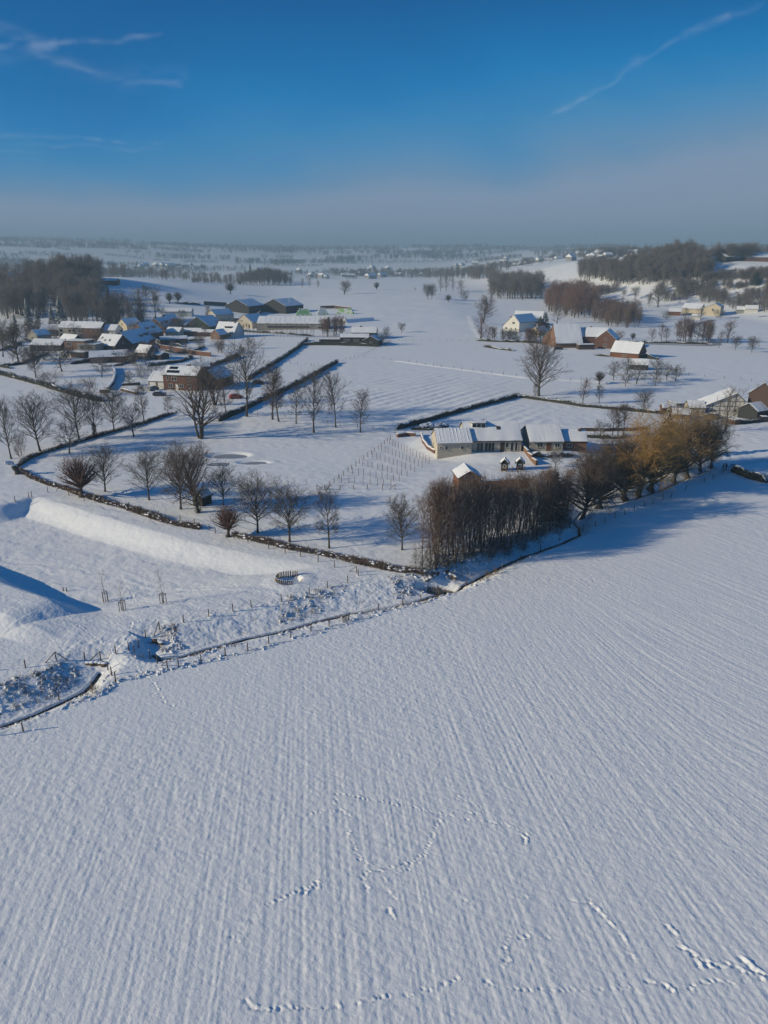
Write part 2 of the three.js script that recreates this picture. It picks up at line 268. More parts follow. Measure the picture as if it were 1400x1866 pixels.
// snow with here and there stubble, grass and earth showing through
function tint(x, d) {
  let k = 0;
  if (d > 60 && d < 260) {
    for (const [P, b] of [[streamLeft, SLb], [streamRight, SRb]]) if (inBox(x, d, b)) { const [q, side] = onPath(x, d, P); if (q < 0.2 && Math.abs(x - 0.5) > 5) k = 0.9; else if (q < 7 && side > 0) k = Math.max(k, sstep(0.25, 0.6, fbm(x * 1.3, d * 1.3, 3)) * 0.35); }
    { const q = Math.hypot((x - pool[0]) / 2.6, (d - pool[1]) / 1.2); if (q < 0.95) k = 0.9; }
  }
  if (d > 130 && !k) k = 0.10 * sstep(0.3, 0.6, fbm(x / 3.1, d / 3.1, 3));
  return [lerp(1, 0.16, k), lerp(1, 0.12, k), lerp(1, 0.09, k)];
}
function addTo(o, kind) { if (kind) o.userData.kind = kind; scene.add(o); o.traverse((m) => { if (m.isMesh) { m.castShadow = true; m.receiveShadow = true; } }); return o; }
{ const g = new THREE.Mesh(buildGround(), snowMat); g.name = 'snow_ground'; g.userData.label = 'snow covered fields, gardens and valley side'; addTo(g, 'structure'); }

// ---------------------------------------------------------------- naming
const used = new Map();
function numbered(name) { const n = used.get(name) ?? 0; used.set(name, n + 1); return n ? name + '_' + String(n).padStart(3, '0') : name; }
function thing(name, label, category, p = [0, 0, 0], turn = 0, group) { const o = new THREE.Group(); o.name = numbered(name); o.position.set(...p); o.rotation.y = turn; o.userData = { label, category }; if (group) o.userData.group = group; scene.add(o); return o; }
function part(name, geo, m, parent, label) { const o = new THREE.Mesh(Array.isArray(geo) ? mergeGeometries(geo.map((g) => (g.index ? g.toNonIndexed() : g)).map((g) => { for (const k of Object.keys(g.attributes)) if (!['position', 'normal', 'uv'].includes(k)) g.deleteAttribute(k); return g; })) : geo, m); o.name = name; if (label) o.userData.label = label; o.castShadow = o.receiveShadow = true; parent.add(o); return o; }
function copyOf(o, label, p, turn, scale, group) { const c = o.clone(); c.name = numbered(o.name.replace(/_\d{3}$/, '')); c.userData = { ...o.userData, label }; if (group) c.userData.group = group; else delete c.userData.group; c.position.set(...p); c.rotation.set(0, turn, 0); if (Array.isArray(scale)) c.scale.set(...scale); else c.scale.setScalar(scale); scene.add(c); return c; }

// ---------------------------------------------------------------- trees in winter: stem, limbs, branches, twigs
class Wood {                                                           // collects tapered tubes and spikes
  constructor() { this.p = []; this.n = []; this.i = []; }
  frame(d) { const u = Math.abs(d.y) < 0.9 ? new THREE.Vector3(0, 1, 0).cross(d).normalize() : new THREE.Vector3(1, 0, 0).cross(d).normalize(); return [u, d.clone().cross(u)]; }
  tube(pts, radii, sides, close = true) {
    let prev = -1;
    for (let k = 0; k < pts.length; k++) {
      const d = pts[Math.min(k + 1, pts.length - 1)].clone().sub(pts[Math.max(k - 1, 0)]).normalize(), [u, w] = this.frame(d);
      if (k === pts.length - 1 && close) { const at = this.p.length / 3; this.p.push(pts[k].x, pts[k].y, pts[k].z); this.n.push(d.x, d.y, d.z); for (let s = 0; s < sides; s++) this.i.push(prev + s, prev + (s + 1) % sides, at); return; }
      const at = this.p.length / 3;
      for (let s = 0; s < sides; s++) { const a = s / sides * 6.2832, c = Math.cos(a), e = Math.sin(a), x = u.x * c + w.x * e, y = u.y * c + w.y * e, z = u.z * c + w.z * e; this.p.push(pts[k].x + x * radii[k], pts[k].y + y * radii[k], pts[k].z + z * radii[k]); this.n.push(x, y, z); }
      if (prev >= 0) for (let s = 0; s < sides; s++) { const b = (s + 1) % sides; this.i.push(prev + s, prev + b, at + s, prev + b, at + b, at + s); }
      prev = at;
    }
  }
  spike(a, b, r) { this.tube([a, b], [r, r], 3); }
  geo() { const g = new THREE.BufferGeometry(); g.setAttribute('position', new THREE.Float32BufferAttribute(this.p, 3)); g.setAttribute('normal', new THREE.Float32BufferAttribute(this.n, 3)); g.setAttribute('uv', new THREE.Float32BufferAttribute(new Float32Array(this.p.length / 3 * 2), 2)); g.setIndex(this.i); return g; }
}
const V = (x, y, z) => new THREE.Vector3(x, y, z);
function bough(w, rnd, from, dir, len, r0, r1, segs, sides, rise, crook) {  // one limb; returns its points
  const pts = [from.clone()], rad = [r0], d = dir.clone().normalize(), p = from.clone();
  for (let k = 1; k <= segs; k++) { d.x += (rnd() - 0.5) * crook; d.z += (rnd() - 0.5) * crook; d.y += (rnd() - 0.5) * crook + rise; d.normalize(); p.addScaledVector(d, len / segs); pts.push(p.clone()); rad.push(lerp(r0, r1, k / segs)); }
  w.tube(pts, rad, sides, true); return pts;
}
const along = (pts, t) => { const f = clamp(t, 0, 0.999) * (pts.length - 1), i = Math.floor(f); return [pts[i].clone().lerp(pts[i + 1], f - i), pts[i + 1].clone().sub(pts[i]).normalize()]; };
function turned(d, rnd, lo, hi) { const u = V(rnd() - 0.5, rnd() - 0.5, rnd() - 0.5).cross(d).normalize(); return d.clone().applyAxisAngle(u, lo + (hi - lo) * rnd()); }
/* habit: H height, R crown radius, clear bare stem, limbs, sub, twig counts, low/high angles of limbs from the vertical, rise of the tips, crook, thick twigs */
function growTree(seed, h) {
  const rnd = rngOf(seed), stem = new Wood(), crown = new Wood(), snow = h.snow ? new Wood() : null, top = h.H * (h.leader ?? 0.8), R0 = h.H * (h.girth ?? 0.019);
  const stems = h.stems ?? 1, tw = (h.tw ?? 0.017) * (h.H / 14);
  for (let q = 0; q < stems; q++) {
    const ang = q / stems * 6.28 + rnd(), lean = stems > 1 ? h.splay * (0.6 + 0.6 * rnd()) : (h.lean ?? 0.04), sd = V(Math.cos(ang) * lean, 1, Math.sin(ang) * lean);
    const sp = bough(stem, rnd, V(stems > 1 ? Math.cos(ang) * 0.35 : 0, -0.3, stems > 1 ? Math.sin(ang) * 0.35 : 0), sd, top * (0.9 + 0.12 * rnd()) + 0.3, R0 * (stems > 1 ? 0.72 : 1), R0 * 0.16, 7, 6, 0.02, h.crook * 0.35);
    if (stems === 1) stem.tube([V(0, -0.3, 0), V(0, h.H * 0.02, 0), V(0, h.H * 0.06, 0)], [R0 * 1.5, R0 * 1.15, R0 * 0.98], 7, false);
    const limbs = Math.round(h.limbs / stems);
    for (let i = 0; i < limbs; i++) {
      const f = (i + 0.5 * rnd()) / limbs, t = h.clear + (1 - h.clear) * Math.pow(f, h.gather ?? 0.9), [from, sdir] = along(sp, t * 0.985);
      const az = i * 2.4 + rnd() * 0.9, a = lerp(h.low, h.high, f) * (0.85 + 0.3 * rnd()), out = V(Math.cos(az) * Math.sin(a), Math.cos(a), Math.sin(az) * Math.sin(a)).addScaledVector(sdir, 0.15);
      const shape = h.shape === 'cone' ? 1 - 0.75 * f : h.shape === 'vase' ? 0.7 + 0.5 * f : Math.sin(Math.PI * (0.22 + 0.70 * f)) ** 0.7;
      const len = h.R * shape * (0.85 + 0.35 * rnd()) / Math.max(0.45, Math.sin(a)) * 0.86, lim = Math.min(len, h.H * 0.62);
      const r = R0 * 0.42 * (1 - 0.55 * f) * (lim / (h.H * 0.4)) ** 0.4;
      const lp = bough(crown, rnd, from, out, lim, r, r * 0.22, 5, 4, h.rise, h.crook);
      if (snow) snowOn(snow, lp, r);
      for (let j = 0; j < h.sub; j++) {
        const t2 = 0.22 + 0.78 * (j + rnd()) / h.sub, [p2, d2] = along(lp, t2), l2 = lim * (0.50 - 0.26 * t2) * (0.7 + 0.6 * rnd());
        const bp = bough(crown, rnd, p2, turned(d2, rnd, 0.45, 1.0), l2, Math.max(tw * 1.5, r * 0.34 * (1 - 0.5 * t2)), tw * 0.8, 3, 3, h.rise * 1.2 + (h.droop ?? 0), h.crook * 1.2);
        if (snow && j % 2 === 0) snowOn(snow, bp, r * 0.3);
        for (let k = 0; k < h.twig; k++) {
          const [p3, d3] = along(bp, 0.15 + 0.85 * (k + rnd()) / h.twig), l3 = (h.tl ?? 0.085) * h.H * (0.6 + 0.7 * rnd()), d = turned(d3, rnd, 0.3, 0.95); d.y += h.rise * 1.6 + (h.droop ?? 0) * 2; d.normalize();
          const m = p3.clone().addScaledVector(d, l3 * 0.5), e = m.clone().addScaledVector(turned(d, rnd, 0.05, 0.4).add(V(0, (h.droop ?? 0) * 3, 0)).normalize(), l3 * 0.6);
          crown.tube([p3, m, e], [tw, tw * 0.8, 0], 3);
          for (let z = 0; z < (h.fine ?? 2); z++) { const s = p3.clone().lerp(m, 0.4 + 0.6 * rnd()); crown.spike(s, s.clone().addScaledVector(turned(d, rnd, 0.35, 0.9), l3 * (0.45 + 0.4 * rnd())), tw * 0.75); }
        }
      }
    }
  }
  return { trunk: stem.geo(), crown: crown.geo(), snow: snow && snow.geo() };
}
function snowOn(w, pts, r) { w.tube(pts.map((p) => p.clone().add(V(0, r * 0.75, 0))), pts.map((_, k) => Math.max(0.012, r * 0.62 * (1 - 0.7 * k / pts.length))), 3, true); }
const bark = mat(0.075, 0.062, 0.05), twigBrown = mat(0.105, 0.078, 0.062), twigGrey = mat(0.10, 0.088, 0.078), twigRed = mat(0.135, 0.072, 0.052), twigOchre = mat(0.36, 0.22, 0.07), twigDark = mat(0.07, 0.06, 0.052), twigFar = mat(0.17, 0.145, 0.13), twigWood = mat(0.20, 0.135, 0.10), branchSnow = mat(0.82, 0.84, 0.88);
const ivy = mat(0.022, 0.04, 0.016), fir = mat(0.018, 0.038, 0.030), hedgeBrown = mat(0.14, 0.10, 0.075), hedgeDark = mat(0.038, 0.040, 0.032), reed = mat(0.20, 0.145, 0.085);
const HAB = {
  row: { aim: 0.40, H: 14, R: 5.9, clear: 0.24, limbs: 30, sub: 9, twig: 7, low: 0.95, high: 0.25, rise: 0.07, crook: 0.26, gather: 0.8 },
  rowThin: { aim: 0.29, H: 14, R: 4.6, clear: 0.28, limbs: 24, sub: 8, twig: 6, low: 0.95, high: 0.3, rise: 0.06, crook: 0.3, gather: 0.85 },
  slim: { aim: 0.25, H: 14, R: 3.7, clear: 0.26, limbs: 26, sub: 7, twig: 6, low: 1.05, high: 0.35, rise: 0.03, crook: 0.35, leader: 0.93, shape: 'oval' },
  tall: { aim: 0.29, H: 16, R: 5.2, clear: 0.30, limbs: 26, sub: 8, twig: 6, low: 1.1, high: 0.3, rise: 0.05, crook: 0.4, leader: 0.88 },
  oak: { aim: 0.45, H: 16, R: 9, clear: 0.16, limbs: 34, sub: 10, twig: 7, low: 1.05, high: 0.2, rise: 0.05, crook: 0.34, gather: 0.7, girth: 0.026 },
  multi: { aim: 0.56, H: 15, R: 7.5, clear: 0.3, limbs: 30, sub: 6, twig: 5, low: 0.9, high: 0.4, rise: 0.02, crook: 0.42, stems: 4, splay: 0.3, girth: 0.03 },
  apple: { aim: 0.46, H: 8, R: 4.6, clear: 0.25, limbs: 26, sub: 8, twig: 7, low: 1.25, high: 0.6, rise: 0.0, crook: 0.75, girth: 0.026, tw: 0.022, leader: 0.7, snow: true },
  alder: { aim: 0.15, H: 13, R: 2.1, clear: 0.2, limbs: 24, sub: 4, twig: 3, low: 0.75, high: 0.25, rise: 0.08, crook: 0.4, leader: 0.95, shape: 'oval', girth: 0.0075, tw: 0.013, lean: 0.1 },
  alderSnow: { aim: 0.17, H: 13, R: 2.0, clear: 0.10, limbs: 24, sub: 4, twig: 3, low: 0.9, high: 0.25, rise: 0.08, crook: 0.3, leader: 0.95, shape: 'oval', girth: 0.012, snow: true },
  willow: { aim: 0.54, H: 14, R: 9.5, clear: 0.2, limbs: 36, sub: 12, twig: 9, low: 1.25, high: 0.45, rise: 0.04, droop: -0.12, crook: 0.42, girth: 0.045, gather: 0.75, tl: 0.12, tw: 0.016, stems: 1, leader: 0.7, lean: 0.15 },
  pollard: { aim: 0.46, H: 7, R: 4.6, clear: 0.36, limbs: 46, sub: 7, twig: 4, low: 1.25, high: 0.1, rise: 0.04, crook: 0.3, girth: 0.07, leader: 0.42, gather: 0.25, tl: 0.12, tw: 0.02 },
  bush: { aim: 0.5, H: 4, R: 2.2, clear: 0.02, limbs: 30, sub: 6, twig: 4, low: 0.9, high: 0.1, rise: 0.05, crook: 0.35, stems: 5, splay: 0.5, girth: 0.012, tw: 0.03, leader: 0.6, tl: 0.13 },
  brush: { aim: 0.6, H: 3, R: 2.2, clear: 0.02, limbs: 26, sub: 5, twig: 4, low: 1.1, high: 0.1, rise: 0.03, crook: 0.55, stems: 5, splay: 0.6, girth: 0.012, tw: 0.05, leader: 0.6, tl: 0.15, snow: true },
  whip: { aim: 0.2, H: 4.4, R: 1.0, clear: 0.35, limbs: 12, sub: 2, twig: 2, low: 0.9, high: 0.4, rise: 0.06, crook: 0.3, girth: 0.011, leader: 0.98, tw: 0.03, fine: 1 },
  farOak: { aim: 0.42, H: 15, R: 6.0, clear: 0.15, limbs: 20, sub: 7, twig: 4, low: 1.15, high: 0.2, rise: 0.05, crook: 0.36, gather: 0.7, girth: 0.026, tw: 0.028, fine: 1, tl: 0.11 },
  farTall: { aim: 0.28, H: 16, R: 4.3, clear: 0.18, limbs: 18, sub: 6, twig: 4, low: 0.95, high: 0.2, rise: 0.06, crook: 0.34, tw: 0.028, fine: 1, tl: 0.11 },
};
// a tree kind: a few grown variants, each used again with its own turn and size
const kinds = {};
function kind(name, hab, n, twigs, seed) { const a = []; for (let i = 0; i < n; i++) { const g = growTree(seed * 31 + i * 7 + 1, HAB[hab]), q = g.crown.attributes.position, ys = [], rs = []; for (let j = 0; j < q.count; j += 7) { ys.push(q.getY(j)); rs.push(Math.hypot(q.getX(j), q.getZ(j))); } ys.sort((m, n) => m - n); rs.sort((m, n) => m - n); const H = ys[Math.floor(ys.length * 0.982)], R = rs[Math.floor(rs.length * 0.96)]; const f = (HAB[hab].aim ?? HAB[hab].R / HAB[hab].H) / (R / H); for (const k of ['trunk', 'crown', 'snow']) if (g[k]) g[k].scale(lerp(1, f, k === 'trunk' ? 0.6 : 1), 1, lerp(1, f, k === 'trunk' ? 0.6 : 1)); a.push({ ...g, H, twigs }); } kinds[name] = a; }
kind('row', 'row', 3, twigGrey, 1); kind('rowThin', 'rowThin', 2, twigGrey, 2); kind('slim', 'slim', 3, twigBrown, 3); kind('tall', 'tall', 3, twigGrey, 4); kind('oak', 'oak', 2, twigBrown, 5); kind('multi', 'multi', 2, twigBrown, 6);
kind('apple', 'apple', 3, twigDark, 7); kind('alder', 'alder', 6, twigWood, 8); kind('alderSnow', 'alderSnow', 3, twigBrown, 18); kind('willow', 'willow', 2, twigOchre, 9); kind('pollard', 'pollard', 2, twigRed, 10); kind('bush', 'bush', 2, twigRed, 11); kind('brush', 'brush', 2, twigDark, 15); kind('whip', 'whip', 2, twigBrown, 12); kind('farOak', 'farOak', 4, twigFar, 13); kind('farTall', 'farTall', 6, twigFar, 14);
for (const [n, from, m] of [['pollardDark', 'pollard', twigDark], ['pollardGrey', 'pollard', twigGrey], ['willowGrey', 'willow', twigBrown], ['willowBrown', 'willow', mat(0.27, 0.18, 0.085)], ['bushGrey', 'bush', twigGrey], ['bushReed', 'bush', reed], ['rowRed', 'rowThin', twigRed], ['farRed', 'farTall', twigRed], ['alderRed', 'alder', twigRed], ['rowDark', 'row', twigDark]]) kinds[n] = kinds[from].map((k) => ({ ...k, twigs: m }));
let treeCount = 0;
const protos = new Map(), heightOf = (p, u, v, top) => { const t = Math.hypot(p[0], EYE - p[1], p[2]), dep = Math.asin((EYE - p[1]) / t), zc = t * Math.cos(dep - PITCH); return (v - top) * zc / FPX / Math.cos(dep); };
function tree(name, kindName, u, v, top, label, o = {}) {                // base and top as seen; the size follows from the distance
  const p = o.at ?? ground(u, v), list = kinds[kindName], which = (o.which ?? treeCount) % list.length, k = list[which], H = o.h ?? heightOf(p, u, v, top), key = name + kindName + which, s = H / k.H * (o.grow ?? 1), turn = treeCount++ * 1.93, sc = [s * (o.wide ?? 1), s, s * (o.wide ?? 1)];
  let t;
  if (!protos.has(key)) {
    t = thing(name, label, o.cat ?? 'tree', p, turn, o.group); t.scale.set(...sc);
    part('trunk', k.trunk, o.bark ?? bark, t); part('crown', k.crown, k.twigs, t); if (k.snow) part('branch_snow', k.snow, branchSnow, t); protos.set(key, t);
  } else t = copyOf(protos.get(key), label, p, turn, sc, o.group);
  if (o.lean) t.rotation.z = o.lean;
  return t;
}
// ivy round a stem
function ivyOn(t, h, r) { const rnd = rngOf(Math.round(h * 100)), w = new Wood(); for (let i = 0; i < 700; i++) { const a = rnd() * 6.28, y = rnd() * h, q = r * (0.5 + 0.9 * rnd()) * (1 - 0.4 * y / h), p = V(Math.cos(a) * q, y, Math.sin(a) * q); w.spike(p, p.clone().add(V((rnd() - 0.5) * 0.5, (rnd() - 0.2) * 0.3, (rnd() - 0.5) * 0.5)), 0.09); } part('ivy', w.geo(), ivy, t); }
// conifers: whorls of drooping boughs
function firGeo(seed, H, R) { const w = new Wood(), s = new Wood(), rnd = rngOf(seed); for (let y = 0.06 * H; y < H; y += H * 0.028) { const f = 1 - y / H, n = 7; for (let i = 0; i < n; i++) { const a = rnd() * 6.28, l = R * f * (0.75 + 0.4 * rnd()) + 0.12, p = V(0, y, 0), e = V(Math.cos(a) * l, y - l * 0.22, Math.sin(a) * l); for (let k = 0; k < 6; k++) { const q = p.clone().lerp(e, 0.25 + 0.75 * k / 6), d = V(Math.cos(a + (rnd() - 0.5) * 2) * 0.4, -0.2 + rnd() * 0.2, Math.sin(a + (rnd() - 0.5) * 2) * 0.4); w.spike(q, q.clone().addScaledVector(d, 0.5 + l * 0.35), 0.10 * H / 8); if (k % 2 && rnd() < 0.5) s.spike(q.clone().add(V(0, 0.1, 0)), q.clone().addScaledVector(d, 0.5 + l * 0.2).add(V(0, 0.14, 0)), 0.085 * H / 8); } } } return [w.geo(), s.geo()]; }
const firGeos = [firGeo(3, 10, 2.4), firGeo(4, 10, 2.9), firGeo(5, 10, 2.0)]; let firCount = 0;
function conifer(u, v, top, label, o = {}) { const p = o.at ?? ground(u, v), H = o.h ?? heightOf(p, u, v, top), i = firCount++ % 3, t = thing('conifer', label, 'conifer', p, firCount * 2.1, o.group), s = H / 10; t.scale.set(s * (o.wide ?? 1), s, s * (o.wide ?? 1)); const w = new Wood(); w.tube([V(0, -0.3, 0), V(0, 9.8, 0)], [0.2, 0.02], 6); part('trunk', w.geo(), bark, t); part('crown', firGeos[i][0], fir, t); if (o.snow !== false) part('branch_snow', firGeos[i][1], branchSnow, t); return t; }

// ---------------------------------------------------------------- hedges: a dense lumpy body bristling with twigs, snow lying on top
function hedge(name, label, P, h, w, m, o = {}) {                       // P: world points [x, y, z] along its foot
  const rnd = rngOf(Math.round(Math.abs(P[0][0] * 13 + P[0][2] * 7)) + 3), pts = [], step = o.step ?? 0.8;
  for (let i = 0; i + 1 < P.length; i++) { const L = Math.hypot(P[i + 1][0] - P[i][0], P[i + 1][2] - P[i][2]), n = Math.max(1, Math.round(L / step)); for (let k = 0; k < n; k++) { const x = lerp(P[i][0], P[i + 1][0], k / n), z = lerp(P[i][2], P[i + 1][2], k / n); pts.push(V(x, landHeight(x, -z), z)); } }
  { const e = P[P.length - 1]; pts.push(V(e[0], landHeight(e[0], -e[2]), e[2])); }
  const c = pts[Math.floor(pts.length / 2)].clone(), t = thing(name, label, o.cat ?? 'hedge', c.toArray(), 0, o.group), S = 8, pos = [], idx = [], tw = new Wood(), sn = new Wood();
  let top = [], trad = [];
  pts.forEach((p, k) => {
    const d = pts[Math.min(k + 1, pts.length - 1)].clone().sub(pts[Math.max(k - 1, 0)]).setY(0).normalize(), side = V(-d.z, 0, d.x), hh = h * Math.max(0.25, 0.85 + 0.22 * noise2(p.x * 0.35, p.z * 0.35) + (o.rough ?? 0.15) * (rnd() - 0.5 + 0.9 * noise2(p.x * 0.8 + 5, p.z * 0.8))), q = p.clone().sub(c), end = k === 0 || k === pts.length - 1 ? 0.5 : 1;
    for (let s = 0; s < S; s++) { const a = Math.PI * s / (S - 1), ww = w / 2 * (0.45 + 0.55 * rnd()) * end; pos.push(q.x + side.x * Math.cos(a) * ww + (rnd() - 0.5) * 0.3, q.y + Math.sin(a) ** 0.6 * hh * (0.62 + 0.33 * rnd()) * end, q.z + side.z * Math.cos(a) * ww + (rnd() - 0.5) * 0.3); }
    const n = o.loose ? 0 : Math.round(step * h * (o.bristle ?? 26) * 1.5);
    for (let j = 0; j < n; j++) { const a = rnd() * Math.PI, b = q.clone().addScaledVector(side, Math.cos(a) * w * 0.45).addScaledVector(d, (rnd() - 0.5) * step * 1.4).add(V(0, Math.sin(a) ** 0.6 * hh * 0.9, 0)), e = b.clone().addScaledVector(side, Math.cos(a) * 0.34 + (rnd() - 0.5) * 0.3).addScaledVector(d, (rnd() - 0.5) * 0.4).add(V(0, (0.15 + 0.42 * rnd()) * Math.max(0.35, Math.sin(a)) * (o.shoot ?? 1), 0)); tw.spike(b, e, (o.tr ?? 0.022) * 1.5); }
    top.push(q.clone().add(V((rnd() - 0.5) * w * 0.5, hh * end * (0.8 + 0.2 * rnd()) - 0.03, (rnd() - 0.5) * w * 0.5))); trad.push(rnd() < (o.snow ?? 0.6) ? w * (0.05 + 0.13 * rnd()) : 0.01);
  });
  if (o.loose) {                                                         // an unclipped hedge: a thicket of rods, snow caught here and there
    const st = new Wood(), sn2 = new Wood(), total = pts.length * step;
    for (let k = 0; k < total * o.loose; k++) {
      const f = rnd() * (pts.length - 1.001), i = Math.floor(f), p = pts[i].clone().lerp(pts[i + 1], f - i).sub(c), d = pts[i + 1].clone().sub(pts[i]).setY(0).normalize(), side = V(-d.z, 0, d.x), X = p.x + c.x, Z = p.z + c.z;
      const thick = 0.55 + 0.45 * noise2(X * 0.22, Z * 0.22) + 0.35 * noise2(X * 0.9 + 4, Z * 0.9); if (rnd() > thick + 0.25) continue;
      const hh = h * 0.9 * (0.4 + 0.75 * rnd()) * clamp(0.5 + thick * 0.6, 0.4, 1.15), b = p.clone().addScaledVector(side, (rnd() + rnd() - 1) * w * 0.42), e = b.clone().add(V((rnd() - 0.5) * 0.9, hh, (rnd() - 0.5) * 0.9)), m = b.clone().lerp(e, 0.5).add(V((rnd() - 0.5) * 0.25, 0.06, (rnd() - 0.5) * 0.25));
      (k % 3 ? tw : st).tube([b.add(V(0, -0.05, 0)), m, e], [0.03, 0.026, 0], 3);
      if (k % 2) tw.spike(m, m.clone().add(V((rnd() - 0.5) * 0.7, 0.1 + 0.4 * rnd() * h, (rnd() - 0.5) * 0.7)), 0.026);
      if (rnd() < (o.snow ?? 0.3) * 0.045) { const r = 0.07 + 0.13 * rnd(), q = m.clone().setY(m.y + 0.1 * hh); sn2.tube([q.clone().addScaledVector(d, -r * 2), q.clone().addScaledVector(d, -r * 0.6).add(V(0, r * 0.3, 0)), q.clone().addScaledVector(d, r * 0.7).add(V(0, r * 0.2, 0)), q.clone().addScaledVector(d, r * 2.2)], [r * 0.2, r * 0.8, r * 0.7, r * 0.1], 5); }
    }
    part('stems', st.geo(), bark, t); part('twigs', tw.geo(), m, t); part('snow_cap', sn2.geo(), branchSnow, t); return t;
  }
  for (let k = 0; k + 1 < pts.length; k++) for (let s = 0; s + 1 < S; s++) { const a = k * S + s; idx.push(a, a + 1, a + S, a + 1, a + S + 1, a + S); }
  for (const k of [0, pts.length - 1]) for (let s = 1; s + 1 < S; s++) idx.push(k * S, k * S + s, k * S + s + 1);
  const g = new THREE.BufferGeometry(); g.setAttribute('position', new THREE.Float32BufferAttribute(pos, 3)); g.setIndex(idx); g.computeVertexNormals();
  part('foliage', g, o.body ?? m, t); part('twigs', tw.geo(), m, t);
  if ((o.snow ?? 0.6) > 0) { sn.tube(top, trad, 5, false); part('snow_cap', sn.geo(), branchSnow, t); }
  return t;
}
// ---------------------------------------------------------------- fences of posts and wire
const woodGrey = mat(0.12, 0.085, 0.062), woodBrown = mat(0.17, 0.085, 0.05), wireMat = mat(0.16, 0.16, 0.16, 0.5, { metalness: 0.6 });
const postGeos = [0, 1, 2].map((i) => { const g = new THREE.CylinderGeometry(0.062, 0.075, 1.5, 7); g.translate(0, 0.45, 0); g.rotateZ((i - 1) * 0.035); return g; }), postSnow = new THREE.SphereGeometry(0.08, 7, 4, 0, 6.2832, 0, Math.PI / 2); postSnow.scale(1, 0.8, 1); postSnow.translate(0, 1.2, 0);
function fence(label, P, o = {}) {                                     // P: posts where they stand; braced posts are listed in o.brace
  const t = thing(o.name ?? 'wire_fence', label, 'fence', P[0]), rnd = rngOf(Math.round(Math.abs(P[0][0] * 77)) + 1), w = new Wood(), h = o.h ?? 1.15;
  P.forEach((p, i) => {
    const m = part('post', postGeos[i % 3], o.mat ?? woodGrey, t); m.position.set(p[0] - P[0][0], p[1] - P[0][1], p[2] - P[0][2]); m.rotation.y = rnd() * 6; m.scale.set(o.fat ?? 1, h / 1.2, o.fat ?? 1);
    if (o.snow !== false && (i + Math.floor(p[0])) % 2) { const s = new THREE.Mesh(postSnow, branchSnow); s.name = 'snow_cap'; s.castShadow = s.receiveShadow = true; m.add(s); }
    if ((o.brace ?? []).includes(i)) for (const e of (o.both ?? []).includes(i) ? [-1, 1] : [i === 0 ? 1 : -1]) {
      const n = P[clamp(i + e, 0, P.length - 1)], dx = n[0] - p[0], dz = n[2] - p[2], L = Math.hypot(dx, dz) || 1, b = new Wood(), ex = p[0] + dx / L * 1.25, ez = p[2] + dz / L * 1.25; b.tube([V(p[0] - P[0][0], p[1] + h * 0.95 - P[0][1], p[2] - P[0][2]), V(ex - P[0][0], landHeight(ex, -ez) - 0.05 - P[0][1], ez - P[0][2])], [0.05, 0.055], 6, false); part('brace', b.geo(), o.mat ?? woodGrey, t);
    }
  });
  if (o.wire !== false) for (const y of [0.35, 0.7, 1.02]) for (let i = 0; i + 1 < P.length; i++) { const a = P[i], b = P[i + 1]; w.tube([V(a[0] - P[0][0], a[1] + y * h - P[0][1], a[2] - P[0][2]), V(b[0] - P[0][0], b[1] + y * h - P[0][1], b[2] - P[0][2])], [0.006, 0.006], 3, false); }
  if (o.wire !== false) part('wire', w.geo(), wireMat, t);
  return t;
}
function spaced(P, step) { const out = [], rnd = rngOf(P.length * 31 + 7); for (let i = 0; i + 1 < P.length; i++) { const L = Math.hypot(P[i + 1][0] - P[i][0], P[i + 1][2] - P[i][2]), n = Math.max(1, Math.round(L / step)); for (let k = 0; k < n; k++) { const f = (k + (k ? (rnd() - 0.5) * 0.3 : 0)) / n, x = lerp(P[i][0], P[i + 1][0], f), z = lerp(P[i][2], P[i + 1][2], f); out.push([x, landHeight(x, -z), z]); } } const e = P[P.length - 1]; out.push([e[0], landHeight(e[0], -e[2]), e[2]]); return out; }

// ---------------------------------------------------------------- buildings
const speck = (seed, lo, hi) => noiseTexture(128, (x, y) => { const v = 0.5 * tileNoise(x, y, 9, seed) + 0.3 * tileNoise(x, y, 31, seed + 1) + 0.2 * tileNoise(x, y, 64, seed + 2); return lo + (hi - lo) * v; });
const wallVar = speck(5, 0.72, 1.0); wallVar.repeat.set(0.2, 0.2);
const brickVar = noiseTexture(256, (x, y) => { const r = Math.floor(y * 32), o = r % 2 ? 0.5 : 0, bx = x * 10 + o, j = ((y * 32) % 1) < 0.16 || (bx % 1) < 0.07; const v = 0.72 + 0.28 * hash2(Math.floor(bx) % 10, r); return j ? [0.95, 0.95, 0.95] : [v, v * 0.97, v * 0.95]; }); brickVar.repeat.set(0.45, 0.4);
const boardVar = noiseTexture(128, (x, y) => { const b = Math.floor(x * 10), e = (x * 10) % 1; return (0.7 + 0.3 * hash2(b, 3)) * (e < 0.08 ? 0.5 : 1) * (0.9 + 0.1 * tileNoise(x, y, 40, 2)); }); boardVar.repeat.set(0.5, 0.5);
